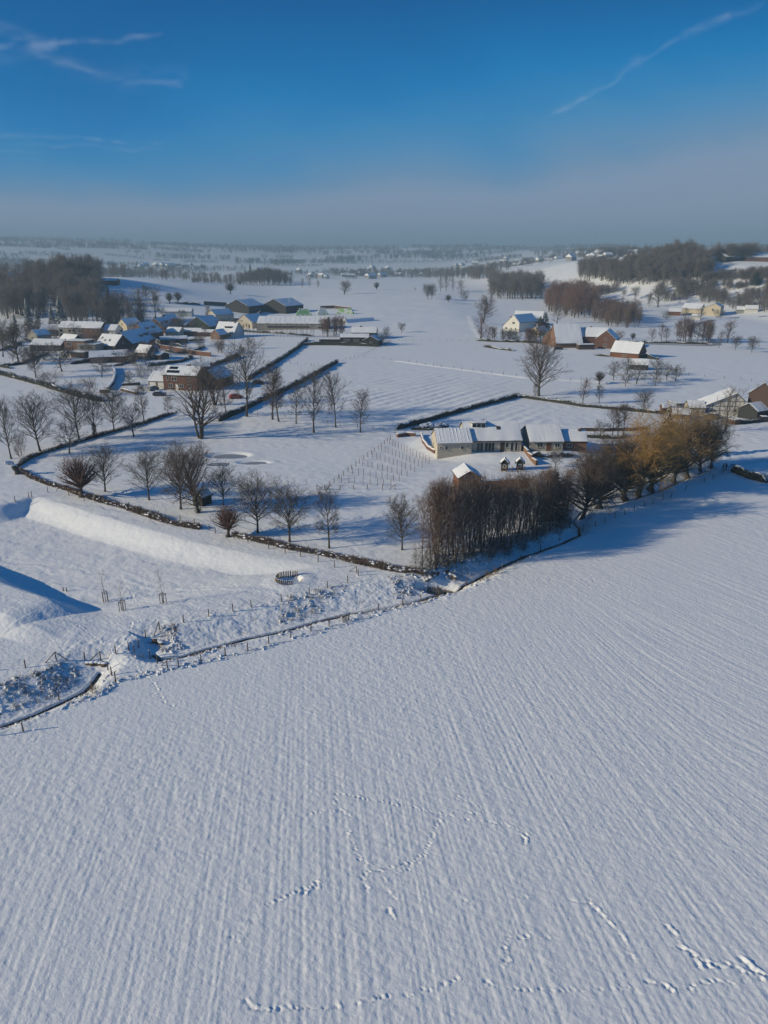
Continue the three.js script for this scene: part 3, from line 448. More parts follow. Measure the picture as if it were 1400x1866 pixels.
const B = {
  cream: mat(0.58, 0.52, 0.42, 0.9, { map: wallVar }), white: mat(0.72, 0.70, 0.64, 0.9, { map: wallVar }), yellow: mat(0.64, 0.55, 0.40, 0.9, { map: wallVar }), brick: mat(0.165, 0.08, 0.056, 0.9, { map: brickVar }), brickPale: mat(0.225, 0.125, 0.082, 0.9, { map: brickVar }), brickDark: mat(0.085, 0.055, 0.045, 0.9, { map: brickVar }),
  wood: mat(0.21, 0.085, 0.04, 0.85, { map: boardVar }), woodPale: mat(0.34, 0.22, 0.11, 0.85, { map: boardVar }), darkBoard: mat(0.032, 0.034, 0.034, 0.8, { map: boardVar }), greenBoard: mat(0.022, 0.045, 0.038, 0.8, { map: boardVar }), grey: mat(0.30, 0.30, 0.29, 0.85, { map: wallVar }), concrete: mat(0.33, 0.31, 0.27, 0.9, { map: wallVar }),
  tile: mat(0.05, 0.045, 0.045, 0.85), tileRed: mat(0.13, 0.055, 0.035, 0.85), metal: mat(0.30, 0.31, 0.33, 0.45, { metalness: 0.3 }), timber: mat(0.05, 0.035, 0.028), frame: mat(0.72, 0.71, 0.68, 0.6), frameDark: mat(0.06, 0.05, 0.045, 0.6), glass: mat(0.025, 0.03, 0.036, 0.12), panel: mat(0.012, 0.014, 0.022, 0.2), doorWhite: mat(0.70, 0.68, 0.62, 0.6), doorDark: mat(0.045, 0.035, 0.03, 0.6),
  roofSnow: new THREE.MeshStandardMaterial({ color: rgb(0.86, 0.87, 0.89), roughness: 0.8, bumpMap: grainMap, bumpScale: 0.03 }),
  baleGreen: mat(0.36, 0.62, 0.22, 0.5), baleWhite: mat(0.74, 0.78, 0.74, 0.5), tarp: mat(0.30, 0.31, 0.32, 0.6),
};
const box = (x, y, z, w, h, l) => { const g = new THREE.BoxGeometry(w, h, l); g.translate(x, y, z); return g; };
function slab(a, b, c, d, th, o = {}) {                                // a b along the top edge, d c along the foot; thickness grows upward off the plane
  const nx = o.nx ?? 1, nz = o.nz ?? 1, n = b.clone().sub(a).cross(d.clone().sub(a)).normalize(); if (n.y < 0) n.negate();
  const pos = [], idx = [], at = (i, j, lift) => { const s = i / nx, t = j / nz, p = a.clone().lerp(b, s).lerp(d.clone().lerp(c, s), t); return p.addScaledVector(n, lift); };
  const rows = nx + 1;
  for (let j = 0; j <= nz; j++) for (let i = 0; i <= nx; i++) { const e = i === 0 || j === 0 || i === nx || j === nz, q = at(i, j, 0), lift = th * (o.soft ? (e ? 0.55 : 1) + 0.5 * noise2(q.x * 0.9 + 11 * (o.seed ?? 1), q.z * 0.9 + q.y) : 1); const p = at(i, j, lift); pos.push(p.x, p.y, p.z); }
  for (let j = 0; j < nz; j++) for (let i = 0; i < nx; i++) { const p = j * rows + i; idx.push(p, p + rows, p + 1, p + 1, p + rows, p + rows + 1); }
  const ring = []; for (let i = 0; i <= nx; i++) ring.push([i, 0]); for (let j = 1; j <= nz; j++) ring.push([nx, j]); for (let i = nx - 1; i >= 0; i--) ring.push([i, nz]); for (let j = nz - 1; j >= 1; j--) ring.push([0, j]);
  const base = pos.length / 3; for (const [i, j] of ring) { const t = j * rows + i; pos.push(pos[t * 3], pos[t * 3 + 1], pos[t * 3 + 2]); const p = at(i, j, 0); pos.push(p.x, p.y, p.z); }
  for (let k = 0; k < ring.length; k++) { const q = (k + 1) % ring.length, A = base + k * 2, Bq = base + q * 2; idx.push(A, A + 1, Bq, Bq, A + 1, Bq + 1); }
  const g = new THREE.BufferGeometry(); g.setAttribute('position', new THREE.Float32BufferAttribute(pos, 3)); g.setIndex(idx);
  const uv = []; for (let k = 0; k < pos.length; k += 3) uv.push(pos[k] / 3, (pos[k + 2] + pos[k + 1]) / 3); g.setAttribute('uv', new THREE.Float32BufferAttribute(uv, 2)); g.computeVertexNormals(); return g;
}
// ridge along local x; f = front (+z), b = back, l and r = the gable ends. Openings: 'side x y w h' from the ground, at their lower edge
let roofSeed = 1;
function house(name, label, o) {
  const { w, l, hw, rise } = o, yaw = (o.yaw ?? 0) * Math.PI / 180, [ax, az] = o.anchor ?? [0, l / 2], g0 = o.pos ?? ground(...o.at);
  const cx = g0[0] - (Math.cos(yaw) * ax + Math.sin(yaw) * az), cz = g0[2] - (-Math.sin(yaw) * ax + Math.cos(yaw) * az);
  const t = thing(name, label, o.cat ?? 'house', [cx, g0[1] + (o.lift ?? 0), cz], yaw, o.group), rz = o.ridge ?? 0, W = w / 2, L = l / 2, ov = o.over ?? 0.3, og = o.overGable ?? 0.2;
  const wallM = o.wall ?? B.brick, hb = o.hb ?? hw;
  const prof = new THREE.Shape(); prof.moveTo(-L, -0.8); prof.lineTo(L, -0.8); prof.lineTo(L, hw); if (rise > 0) prof.lineTo(rz, hw + rise); prof.lineTo(-L, hb); prof.closePath();
  const ext = new THREE.ExtrudeGeometry(prof, { depth: w, bevelEnabled: false }); ext.rotateY(-Math.PI / 2); ext.translate(W, 0, 0);   // shape x -> +z
  part('wall', ext, wallM, t);
  const slopes = rise > 0 ? [[L, hw, 1], [-L, hb, -1]] : [];
  const roofs = [], snows = [];
  for (const [z, y, s] of slopes) {
    const k = (hw + rise - y) / Math.abs(z - rz), ez = z + s * ov, ey = y - ov * k, top = V(-W - og, hw + rise + 0.02, rz), top2 = V(W + og, hw + rise + 0.02, rz), f1 = V(-W - og, ey + 0.02, ez), f2 = V(W + og, ey + 0.02, ez);
    roofs.push(s > 0 ? slab(top, top2, f2, f1, 0.14) : slab(top2, top, f1, f2, 0.14));
    const sn = o.snowSides ?? 'fb'; if (sn.includes(s > 0 ? 'f' : 'b')) { const up = V(0, 0.14 / Math.cos(Math.atan(k)) + 0.004, 0), q = 0.06, A = top.clone().add(up), A2 = top2.clone().add(up), C = f1.clone().add(up).add(V(q, 0.06 * k, -s * 0.06)), C2 = f2.clone().add(up).add(V(-q, 0.06 * k, -s * 0.06)); A.x += q; A2.x -= q; const nx = Math.max(4, Math.round(w / 0.9)), nz = Math.max(3, Math.round(Math.hypot(z - rz, rise) / 0.9)); snows.push(s > 0 ? slab(A, A2, C2, C, o.snowT ?? 0.16, { nx, nz, soft: true, seed: roofSeed++ }) : slab(A2, A, C, C2, o.snowT ?? 0.16, { nx, nz, soft: true, seed: roofSeed++ })); }
  }
  if (rise === 0) { roofs.push(box(0, hw + 0.1, 0, w + 2 * og, 0.22, l + 2 * ov)); snows.push(slab(V(-W - og + 0.08, hw + 0.214, -L - ov + 0.08), V(W + og - 0.08, hw + 0.214, -L - ov + 0.08), V(W + og - 0.08, hw + 0.214, L + ov - 0.08), V(-W - og + 0.08, hw + 0.214, L + ov - 0.08), o.snowT ?? 0.2, { nx: Math.max(4, Math.round(w)), nz: Math.max(3, Math.round(l)), soft: true, seed: roofSeed++ })); }
  const roof = part('roof', roofs, o.roof ?? B.tile, t);
  if (snows.length && o.snow !== false) part('snow', snows, B.roofSnow, roof);
  const place = (m, side, x, y, off = 0) => { if (side === 'f') m.position.set(x, y, L + off); else if (side === 'b') { m.position.set(x, y, -L - off); m.rotation.y = Math.PI; } else if (side === 'l') { m.position.set(-W - off, y, x); m.rotation.y = -Math.PI / 2; } else { m.position.set(W + off, y, x); m.rotation.y = Math.PI / 2; } };
  for (const s of o.win ?? []) {
    const [side, x, y, ww, hh, n = 1] = s.split(' ').map((e, i) => (i ? Number(e) : e)), fr = 0.07, bars = [box(0, 0.03, 0.03, ww, fr, 0.1), box(0, hh - 0.03, 0.03, ww, fr, 0.1), box(-ww / 2 + 0.03, hh / 2, 0.03, fr, hh - 0.14, 0.1), box(ww / 2 - 0.03, hh / 2, 0.03, fr, hh - 0.14, 0.1)];
    for (let k = 1; k < n; k++) bars.push(box(-ww / 2 + ww * k / n, hh / 2, 0.03, fr, hh - 0.14, 0.09));
    const win = part('window', bars, o.frames ?? B.frame, t); place(win, side, x, y); part('pane', box(0, hh / 2, 0.012, ww - 0.1, hh - 0.1, 0.05), B.glass, win); part('sill', box(0, -0.05, 0.07, ww + 0.1, 0.08, 0.18), B.concrete, win);
  }
  for (const s of o.door ?? []) { const [side, x, ww, hh, k = 'w'] = s.split(' ').map((e, i) => (i && i < 4 ? Number(e) : e)), d = part('door', [box(0, hh / 2, 0.02, ww, hh, 0.08), box(-ww / 2, hh / 2, 0.03, 0.1, hh, 0.12), box(ww / 2, hh / 2, 0.03, 0.1, hh, 0.12), box(0, hh, 0.03, ww + 0.1, 0.1, 0.12)], k === 'd' ? B.doorDark : k === 'o' ? B.wood : B.doorWhite, t); place(d, side, x, 0); part('handle', box(ww * 0.38, 1.05, 0.09, 0.05, 0.14, 0.06), B.metal, d); }
  for (const [x, z, h = 1.0, s = 0.7] of o.chimney ?? []) { const ry = hw + rise * (1 - Math.abs(z - rz) / (z > rz ? L - rz : L + rz)), ch = part('chimney', [box(x, ry + h / 2 - 0.3, z, s, h + 0.6, s), box(x, ry + h + 0.03, z, s + 0.14, 0.12, s + 0.14)], o.chim ?? B.brickDark, t); part('snow', (() => { const g = new THREE.SphereGeometry(s * 0.5, 8, 4, 0, 6.2832, 0, Math.PI / 2); g.scale(1, 0.5, 1); g.translate(x, ry + h + 0.09, z); return g; })(), branchSnow, ch); }
  for (const s of o.dormer ?? []) {                                     // 'side x w': a flat box dormer in a slope
    const [side, x, ww, up = 0.35] = s.split(' ').map((e, i) => (i ? Number(e) : e)), sg = side === 'f' ? 1 : -1, y0 = hw + rise * up, z0 = (sg > 0 ? L : -L) * (1 - up) + rz * up, d = part('dormer', box(x, y0 + 0.7, z0 - sg * 1.0, ww, 1.3, 1.9), o.dormerM ?? wallM, t);
    part('roof', box(x, y0 + 1.42, z0 - sg * 0.95, ww + 0.4, 0.14, 2.4), o.roof ?? B.tile, d); part('snow', slab(V(x - ww / 2 - 0.15, y0 + 1.494, z0 - sg * 0.95 - 1.15), V(x + ww / 2 + 0.15, y0 + 1.494, z0 - sg * 0.95 - 1.15), V(x + ww / 2 + 0.15, y0 + 1.494, z0 - sg * 0.95 + 1.15), V(x - ww / 2 - 0.15, y0 + 1.494, z0 - sg * 0.95 + 1.15), 0.18, { nx: 4, nz: 3, soft: true }), B.roofSnow, d);
    const n = Math.max(1, Math.round(ww / 1.2)); for (let k = 0; k < n; k++) part('window', [box(x - ww / 2 + (k + 0.5) * ww / n, y0 + 0.72, z0 - sg * 0.05 + sg * 0.02, ww / n - 0.25, 0.85, 0.06)], B.glass, d);
  }
  for (const s of o.skylight ?? []) { const [side, x, up] = s.split(' ').map((e, i) => (i ? Number(e) : e)), sg = side === 'f' ? 1 : -1, k = Math.atan2(rise, sg > 0 ? L - rz : L + rz), m = part('skylight', [box(0, 0.2, 0, 0.9, 0.2, 1.2)], B.frameDark, t); m.position.set(x, hw + rise * up + 0.12, (sg > 0 ? L : -L) * (1 - up) + rz * up); m.rotation.x = sg * k; }
  t.userData.dims = undefined; delete t.userData.dims; t.WL = { W, L, hw, rise, rz };
  return t;
}
// half-timbering on a wall: posts and rails standing 3 cm proud
function timber(t, list) { const { W, L } = t.WL; for (const s of list) { const [side, x0, y0, x1, y1, th = 0.16] = s.split(' ').map((e, i) => (i ? Number(e) : e)), len = Math.hypot(x1 - x0, y1 - y0), g = new THREE.BoxGeometry(len, th, 0.07); g.rotateZ(Math.atan2(y1 - y0, x1 - x0)); const m = part('beam', g, B.timber, t); const mx = (x0 + x1) / 2, my = (y0 + y1) / 2; if (side === 'f') m.position.set(mx, my, L + 0.012); else if (side === 'l') { m.position.set(-W - 0.012, my, mx); m.rotation.y = -Math.PI / 2; } else { m.position.set(W + 0.012, my, mx); m.rotation.y = Math.PI / 2; } } }
// a straight wall or board fence along a line, snow on its coping
function wall(name, label, P, h, th, m, o = {}) {
  const t = thing(name, label, o.cat ?? 'wall', P[0], 0, o.group), gs = [], sn = [], step = o.step ?? 3;
  for (let i = 0; i + 1 < P.length; i++) { const L = Math.hypot(P[i + 1][0] - P[i][0], P[i + 1][2] - P[i][2]), n = Math.max(1, Math.round(L / step)), a = Math.atan2(-(P[i + 1][2] - P[i][2]), P[i + 1][0] - P[i][0]); for (let k = 0; k < n; k++) { const f = (k + 0.5) / n, x = lerp(P[i][0], P[i + 1][0], f), z = lerp(P[i][2], P[i + 1][2], f), y = landHeight(x, -z), g = new THREE.BoxGeometry(L / n + 0.002, h + 0.6, th); g.translate(0, h / 2 - 0.3, 0); g.rotateY(a); g.translate(x - P[0][0], y - P[0][1], z - P[0][2]); gs.push(g); const s = slab(V(-L / n / 2, h + 0.003, -th / 2), V(L / n / 2, h + 0.003, -th / 2), V(L / n / 2, h + 0.003, th / 2), V(-L / n / 2, h + 0.003, th / 2), o.snowT ?? 0.14, { nx: 4, nz: 3, soft: true }); s.rotateY(a); s.translate(x - P[0][0], y - P[0][1], z - P[0][2]); sn.push(s); } }
  if (o.pieces) gs.forEach((g) => part(o.pieces, g, m, t)); else part(o.part ?? 'wall_body', gs, m, t); if (o.snow !== false) part('snow_cap', sn, B.roofSnow, t); return t;
}

// ---------------------------------------------------------------- trees of the near garden
// the row on the far side, along the left field
const leftRow = 'bare trees along the hedge of the left field';
for (const [k, u, v, top, label, o] of [
  ['rowThin', 21, 836, 739, 'tall bare tree at the left end of the row by the left field', { wide: 0.8, lean: 0.1 }],
  ['row', 73, 822, 733, 'round crowned bare tree standing alone, second from the left in the row', {}],
  ['row', 145, 802, 712, 'tallest wide crowned bare tree in the left row beside the low apple tree', {}],
  ['rowThin', 174, 798, 722, 'bare tree with dark ivy round its forked trunk in the left row', { ivy: 1 }],
  ['row', 209, 787, 714, 'bare round crowned tree just right of the ivy clad tree', {}],
  ['slim', 263, 768, 706, 'thin bare tree behind the two apple trees near the brick house', {}],
  ['slim', 307, 758, 722, 'small bare tree at the right end of the left field hedge', {}],
]) { const t = tree('bare_tree', k, u, v, top, label, { ...o, group: leftRow }); if (o.ivy) ivyOn(t, 5, 0.75); }
tree('apple_tree', 'apple', 127, 826, 773, 'low twisted apple tree in front of the tallest left row tree');
tree('apple_tree', 'apple', 244, 796, 739, 'snow dusted twisted apple tree standing before the hedge, left of the big willow');
tree('shrub', 'bush', 40, 832, 794, 'pale thin shrub of upright shoots on the left hedge', { cat: 'shrub', wide: 0.7 });
// big many stemmed tree before the brick house
tree('willow_tree', 'multi', 366, 799, 678, 'big many stemmed bare tree in front of the red brick house', { which: 0, wide: 1.0 });
tree('willow_tree', 'multi', 392, 738, 655, 'bare many stemmed tree right behind the brick house gable', { which: 1, wide: 0.95 });
tree('bare_tree', 'slim', 413, 757, 690, 'slender bare tree between the big willow and the tall tree');
tree('bare_tree', 'tall', 450, 759, 626, 'tallest bare tree with open crown right of the brick house', { wide: 1.05 });
for (const [k, u, v, top, label, o] of [
  ['slim', 497, 764, 672, 'left one of two close slender trees at the edge of the upper garden', {}],
  ['slim', 508, 768, 684, 'right one of two close slender trees at the edge of the upper garden', {}],
  ['slim', 540, 772, 700, 'bare tree with a reddish trunk foot left of the tall garden tree', {}],
  ['tall', 572, 788, 680, 'tall dark bare tree standing foremost in the middle of the garden row', {}],
  ['tall', 612, 779, 680, 'tall bare tree with high narrow crown right of the dark garden tree', { wide: 0.8 }],
  ['slim', 657, 788, 714, 'small bare tree alone at the right end of the garden row', { wide: 1.1 }],
]) tree('bare_tree', k, u, v, top, label, o);
// the row along the lower hedge
for (const [k, u, v, top, label, o] of [
  ['row', 192, 896, 819, 'bare spreading tree behind the reddish pollard, leftmost of the lower row', { wide: 1.1 }],
  ['row', 272, 911, 827, 'bare vase shaped tree with a red trunk foot in the lower row', { wide: 1.05 }],
  ['oak', 362, 934, 816, 'large ivy clad tree with the widest crown beside the small dark shed', { wide: 1.0, ivy: 6 }],
  ['row', 330, 928, 822, 'bare tree left of the ivy clad tree, its crown mixed with it', {}],
  ['row', 407, 921, 852, 'bare tree just right of the small dark shed', {}],
  ['row', 470, 971, 868, 'bare wide tree third from the right end of the lower garden row', { wide: 1.1 }],
  ['row', 528, 987, 886, 'bare round tree second from the right end of the lower garden row', { wide: 1.1 }],
  ['slim', 600, 999, 895, 'narrow bare young tree at the right end of the lower garden row', { wide: 0.95 }],
  ['row', 733, 1002, 908, 'bare tree just left of the dense plantation', { wide: 0.85 }],
]) { const t = tree('bare_tree', k, u, v, top, label, o); if (o.ivy) ivyOn(t, o.ivy, 0.9); }
tree('pollard_willow', 'pollard', 150, 906, 837, 'reddish brown pollard willow leaning over the corner of the lower hedge', { which: 0, grow: 0.95, wide: 1.05 });
tree('pollard_willow', 'pollard', 416, 978, 926, 'low reddish pollard willow with a thick stump by the lower hedge', { which: 1, wide: 1.1 });
{ // broken leaning pollard stump with snow on top
  const p = ground(33, 864), t = thing('tree_stump', 'broken leaning willow stump capped with snow at the hedge corner', 'tree stump', p, 0.4), w = new Wood(), s = new Wood(), rnd = rngOf(4);
  w.tube([V(0, -0.3, 0), V(-0.1, 0.8, 0), V(-0.5, 1.7, 0.1), V(-1.0, 2.4, 0.2)], [0.62, 0.52, 0.55, 0.34], 8); for (let i = 0; i < 26; i++) { const a = rnd() * 6.28; w.spike(V(-0.9, 2.2, 0.2), V(-1.2 + Math.cos(a) * 1.2, 2.6 + rnd() * 0.7, 0.2 + Math.sin(a) * 1.2), 0.05); }
  s.tube([V(-0.2, 1.75, 0.1), V(-0.9, 2.6, 0.2), V(-1.9, 2.9, 0.3), V(-2.3, 2.8, 0.4)], [0.2, 0.5, 0.35, 0.05], 7); part('trunk', w.geo(), bark, t); part('snow_cap', s.geo(), branchSnow, t);
}
const copseBark = mat(0.13, 0.095, 0.075);
// the dense plantation between the brook and the white house
{
  const rnd = rngOf(91), G = 'slender trees crowded in the plantation by the brook', L = 'slender bare tree crowded in the dense plantation beside the brook';
  const A = flat(764, 1046), Bq = flat(1044, 960), C = flat(796, 1004), D = flat(1030, 928);
  let n = 0;
  for (let j = 0; j < 4; j++) for (let i = 0; i < 28; i++) {
    const s = (i + 0.1 + 0.8 * rnd()) / 28, q = (j + 0.1 + 0.8 * rnd()) / 4, x = lerp(lerp(A[0], Bq[0], s), lerp(C[0], D[0], s), q), d = lerp(lerp(A[1], Bq[1], s), lerp(C[1], D[1], s), q), foot = [x, landHeight(x, d), -d];
    const v = 933 - FPX * Math.tan(PITCH - Math.atan((EYE - foot[1]) / d)), H = heightOf(foot, 0, v, lerp(892, 864, s) + 34 * (rnd() - 0.35));
    tree('plantation_tree', n % 3 === 2 ? 'alderSnow' : i < 4 && n % 2 ? 'alderRed' : 'alder', 0, 0, 0, L, { at: foot, h: H, which: n, group: G, wide: 1.3, bark: copseBark }); n++;
  }
  // snowy brushwood at its foot
  for (let i = 0; i < 26; i++) { const f = (i + rnd()) / 27, x = lerp(A[0], Bq[0], f) + rnd() - 0.5, d = lerp(A[1], Bq[1], f) - 0.4 + 1.8 * rnd(); tree('brush', 'brush', 0, 0, 0, 'snow dusted brushwood along the foot of the plantation', { at: [x, landHeight(x, d), -d], h: 1.8 + 1.5 * rnd(), which: i, cat: 'shrub', group: 'brushwood along the foot of the plantation' }); }
}
conifer(1006, 950, 864, 'dark fir standing at the right end of the plantation', { snow: false, wide: 1.7 });
// the big willows along the brook
for (const [k, u, v, top, label, o] of [
  ['willowGrey', 1062, 945, 826, 'dark grey willow leaning over the bend of the brook', { which: 0, wide: 0.8 }],
  ['pollardDark', 1092, 926, 862, 'short thick pollard with a bushy dark head right of the brook bend', { wide: 1.25 }],
  ['pollardGrey', 1138, 911, 838, 'grey pollard between the thick short pollard and the ochre willow', { wide: 1.15 }],
  ['willow', 1163, 903, 770, 'big ochre willow with a leaning dark trunk beside the brook', { which: 0, wide: 0.86, lean: -0.07 }],
  ['pollardDark', 1227, 878, 820, 'small dark pollard between the two big willows', { wide: 1.2 }],
  ['willowBrown', 1252, 871, 758, 'broad ochre willow with a leaning trunk right of the small pollard', { which: 1, wide: 0.95, lean: -0.1 }],
  ['willowBrown', 1296, 852, 768, 'grey brown willow at the right end of the brookside row', { which: 1, wide: 0.7 }],
  ['willowBrown', 1215, 858, 780, 'brown willow behind the two ochre willows', { which: 0, wide: 0.8 }],
  ['willowGrey', 1082, 915, 830, 'grey willow crowded behind the short thick pollard', { which: 1, wide: 0.8 }],
  ['willowGrey', 1276, 858, 776, 'dense brown willow between the ochre willow and the end of the row', { which: 0, wide: 0.8 }],
  ['pollardGrey', 1185, 893, 822, 'bushy grey pollard at the foot of the leaning ochre willow', { wide: 1.2 }],
  ['willowGrey', 1140, 895, 800, 'tall brown willow left behind the leaning ochre willow', { which: 1, wide: 0.8 }],
  ['willowGrey', 1112, 893, 806, 'brown willow behind the grey pollard', { which: 1, wide: 0.75 }],
]) tree('willow_tree', k, u, v, top, label, o);
conifer(1208, 836, 748, 'snow laden conifer rising behind the ochre willows', { wide: 1.1 });
for (const [u, v, top, label, k] of [[1093, 798, 768, 'low bare shrub tree beside the drive right of the white house', 'apple'], [1116, 797, 746, 'left one of three thin trees right of the white house', 'slim'], [1126, 797, 742, 'middle one of three thin trees right of the white house', 'slim'], [1136, 794, 740, 'right one of three thin trees right of the white house', 'slim'],
  [1171, 757, 713, 'bare round tree alone beside the field wall below the orchard', 'row'], [1062, 736, 692, 'reddish shrubby tree by the field wall', 'farRed'], [1092, 735, 704, 'little bare tree right of the reddish one by the field wall', 'slim'], [1012, 852, 818, 'low bare garden tree right of the brick garden wall', 'apple']]) tree('bare_tree', k, u, v, top, label);
tree('oak_tree', 'oak', 982, 721, 624, 'big bare tree standing alone at the bend of the field walls', { which: 0, wide: 0.92 });
tree('bare_tree', 'slim', 977, 727, 700, 'small thin tree at the foot of the big lone tree');
// young trees in stake guards inside the basin
[[193, 1096, 1042], [224, 1113, 1063], [298, 1099, 1044]].forEach(([u, v, top], i) => {
  const p = ground(u, v), t = tree('sapling', 'whip', u, v, top, ['left young sapling held in a square of stakes in the basin', 'middle, lowest young sapling held in a square of stakes in the basin', 'right young sapling held in a square of stakes in the basin'][i], { which: i });
  const g = thing('tree_guard', ['left wooden stake guard round a sapling in the basin', 'middle wooden stake guard round a sapling in the basin', 'right wooden stake guard round a sapling in the basin'][i], 'tree guard', p, 0.5 + i);
  for (const [x, z] of [[-0.3, -0.3], [0.3, -0.3], [0.3, 0.3], [-0.3, 0.3]]) { const c = new THREE.CylinderGeometry(0.045, 0.05, 1.7, 7); c.translate(x, 0.6, z); part('post', c, woodGrey, g); }
  for (const y of [1.36]) for (const [x, z, a] of [[0, -0.3, 0], [0, 0.3, 0], [-0.3, 0, 1], [0.3, 0, 1]]) part('rail', box(x, y, z, a ? 0.04 : 0.66, 0.07, a ? 0.66 : 0.04), woodGrey, g);
});

// ---------------------------------------------------------------- brook, ponds, fences and hedges near the camera
function ribbon(name, label, P, w, m, lift) {                          // a flat strip along a path
  const pos = [], idx = [], uv = []; let run = 0;
  P.forEach((p, i) => { const a = P[Math.max(0, i - 1)], b = P[Math.min(P.length - 1, i + 1)], L = Math.hypot(b[0] - a[0], b[1] - a[1]), nx = -(b[1] - a[1]) / L, nd = (b[0] - a[0]) / L; if (i) run += Math.hypot(p[0] - P[i - 1][0], p[1] - P[i - 1][1]); const ww = typeof w === 'function' ? w(i) : w; for (const s of [-1, 1]) { const x = p[0] + nx * ww / 2 * s, d = p[1] + nd * ww / 2 * s; pos.push(x, (typeof lift === 'function' ? lift(p[0], p[1], x, d) : landHeight(x, d) + lift), -d); uv.push(s * ww / 2, run); } });
  for (let i = 0; i + 1 < P.length; i++) { const a = i * 2; idx.push(a, a + 2, a + 1, a + 1, a + 2, a + 3); }
  const g = new THREE.BufferGeometry(); g.setAttribute('position', new THREE.Float32BufferAttribute(pos, 3)); g.setAttribute('uv', new THREE.Float32BufferAttribute(uv, 2)); g.setIndex(idx); g.computeVertexNormals();
  const o = new THREE.Mesh(g, m); o.name = numbered(name); o.userData = { kind: 'structure', label }; o.receiveShadow = true; scene.add(o); return o;
}
const denser = (P, step) => { const out = []; for (let i = 0; i + 1 < P.length; i++) { const n = Math.max(1, Math.round(Math.hypot(P[i + 1][0] - P[i][0], P[i + 1][1] - P[i][1]) / step)); for (let k = 0; k < n; k++) out.push([lerp(P[i][0], P[i + 1][0], k / n), lerp(P[i][1], P[i + 1][1], k / n)]); } out.push(P[P.length - 1]); return out; };
const water = mat(0.012, 0.014, 0.016, 0.12), ice = mat(0.30, 0.31, 0.33, 0.35);
const waterLift = (cx, cd) => landHeight(cx, cd) + 0.14;
ribbon('brook', 'dark open brook on the left, ending at the culvert', denser(streamLeft, 0.6), 0.36, water, waterLift);
const brookRun = denser(streamRight, 0.6); ribbon('brook', 'dark open brook winding along the field edge', brookRun, (i) => (0.38 + 0.14 * Math.sin(i * 0.7)) * (1 - 0.8 * Math.exp(-(((brookRun[i][0] - 0.5) / 5) ** 2))), water, waterLift);
function blob(name, label, c, rx, rd, m, y, rot = 0) { const s = new THREE.Shape(); for (let i = 0; i < 40; i++) { const a = i / 40 * 6.2832, q = 1 + 0.12 * noise2(Math.cos(a) * 1.7 + rx, Math.sin(a) * 1.7), x = Math.cos(a) * rx * q, d = Math.sin(a) * rd * q; i ? s.lineTo(x, d) : s.moveTo(x, d); } const g = new THREE.ShapeGeometry(s, 1); g.rotateX(-Math.PI / 2); g.rotateY(rot); const o = new THREE.Mesh(g, m); o.name = numbered(name); o.position.set(c[0], y, -c[1]); o.userData = { kind: 'structure', label }; o.receiveShadow = true; scene.add(o); }
blob('pond', 'grey frozen garden pond', pond, 4.0, 2.3, ice, landHeight(pond[0], pond[1]) + 0.12, 0.1);
blob('pond', 'small second frozen pond', pond2, 3.0, 1.15, ice, landHeight(pond2[0], pond2[1]) + 0.10, 0.15);
blob('pond', 'frozen pool by the ivy clad tree', flat(398, 846), 2.6, 1.5, ice, landHeight(...flat(398, 846)) + 0.06);
blob('culvert_pool', 'dark pool at the culvert', pool, 1.9, 0.75, water, landHeight(pool[0], pool[1]) + 0.12);
{ // snowed-up stones of the culvert heads
  const heads = [['culvert heads by the left brook', 'snow covered culvert stones at the end of the left brook', 180, 1212, 5], ['', 'snow covered culvert stones at the dark pool', 789, 1051, 6], ['', 'snow covered stones right of the dark pool', 822, 1048, 5], ['', 'snow covered stones at the left end of the long brook', 282, 1172, 4]];
  heads.forEach(([, label, u, v, n], k) => { const p = ground(u, v), t = thing('culvert_head', label, 'stones', p, k), rnd = rngOf(k + 50); for (let i = 0; i < n; i++) { const g = new THREE.IcosahedronGeometry(0.28 + 0.16 * rnd(), 1); g.scale(1.3, 0.7, 1); g.translate((i - n / 2) * 0.5, 0.05 + 0.2 * rnd(), (rnd() - 0.5) * 0.5); part('stone', g, mat(0.11, 0.075, 0.05), t); const s = new THREE.SphereGeometry(0.3, 8, 5, 0, 6.2832, 0, 1.4); s.scale(1.3, 0.6, 1); s.translate((i - n / 2) * 0.5, 0.2 + 0.1 * rnd(), (rnd() - 0.5) * 0.4); part('snow_cap', s, branchSnow, t); } });
}
const postsAt = (str) => gpath(str);
fence('wire fence with braced posts on the bank left of the culvert', postsAt('-40,1226 47,1217 103,1203 155,1203 184,1202'), { brace: [2, 4], both: [2], wire: true });
fence('short wire fence beside the culvert crossing of the two brooks', postsAt('197,1221 204,1231 211,1243'), {});
fence('wire fence between the left brook and the big field', postsAt('-60,1350 -10,1342 43,1333 108,1276 168,1257 211,1241'), {});
fence('short wire fence closing the left end of the long brook', postsAt('212,1192 235,1185 245,1190'), { wire: false });
fence('thin wire fence north of the long brook, braced at its left end', postsAt('266,1162 253,1180 291,1147 335,1134 381,1124 425,1114 458,1107 513,1096 564,1083 597,1072 634,1062 653,1049'), { brace: [2] });
fence('wire fence of short posts along the field south of the brook', postsAt('274,1200 287,1209 306,1219 326,1215 367,1208 411,1195 452,1186 490,1173 530,1162 567,1150 600,1141 636,1131 690,1113 734,1102 767,1096 800,1087 850,1066 886,1050'), { brace: [2] });
fence('wire fence in the shade of the willows along the field edge', postsAt('915,1040 948,1022 985,1003 1020,985 1062,968 1085,960 1102,953 1121,944 1138,938 1156,930 1174,922 1190,918 1208,911 1223,907 1250,893 1283,879 1299,874 1318,862'), {});
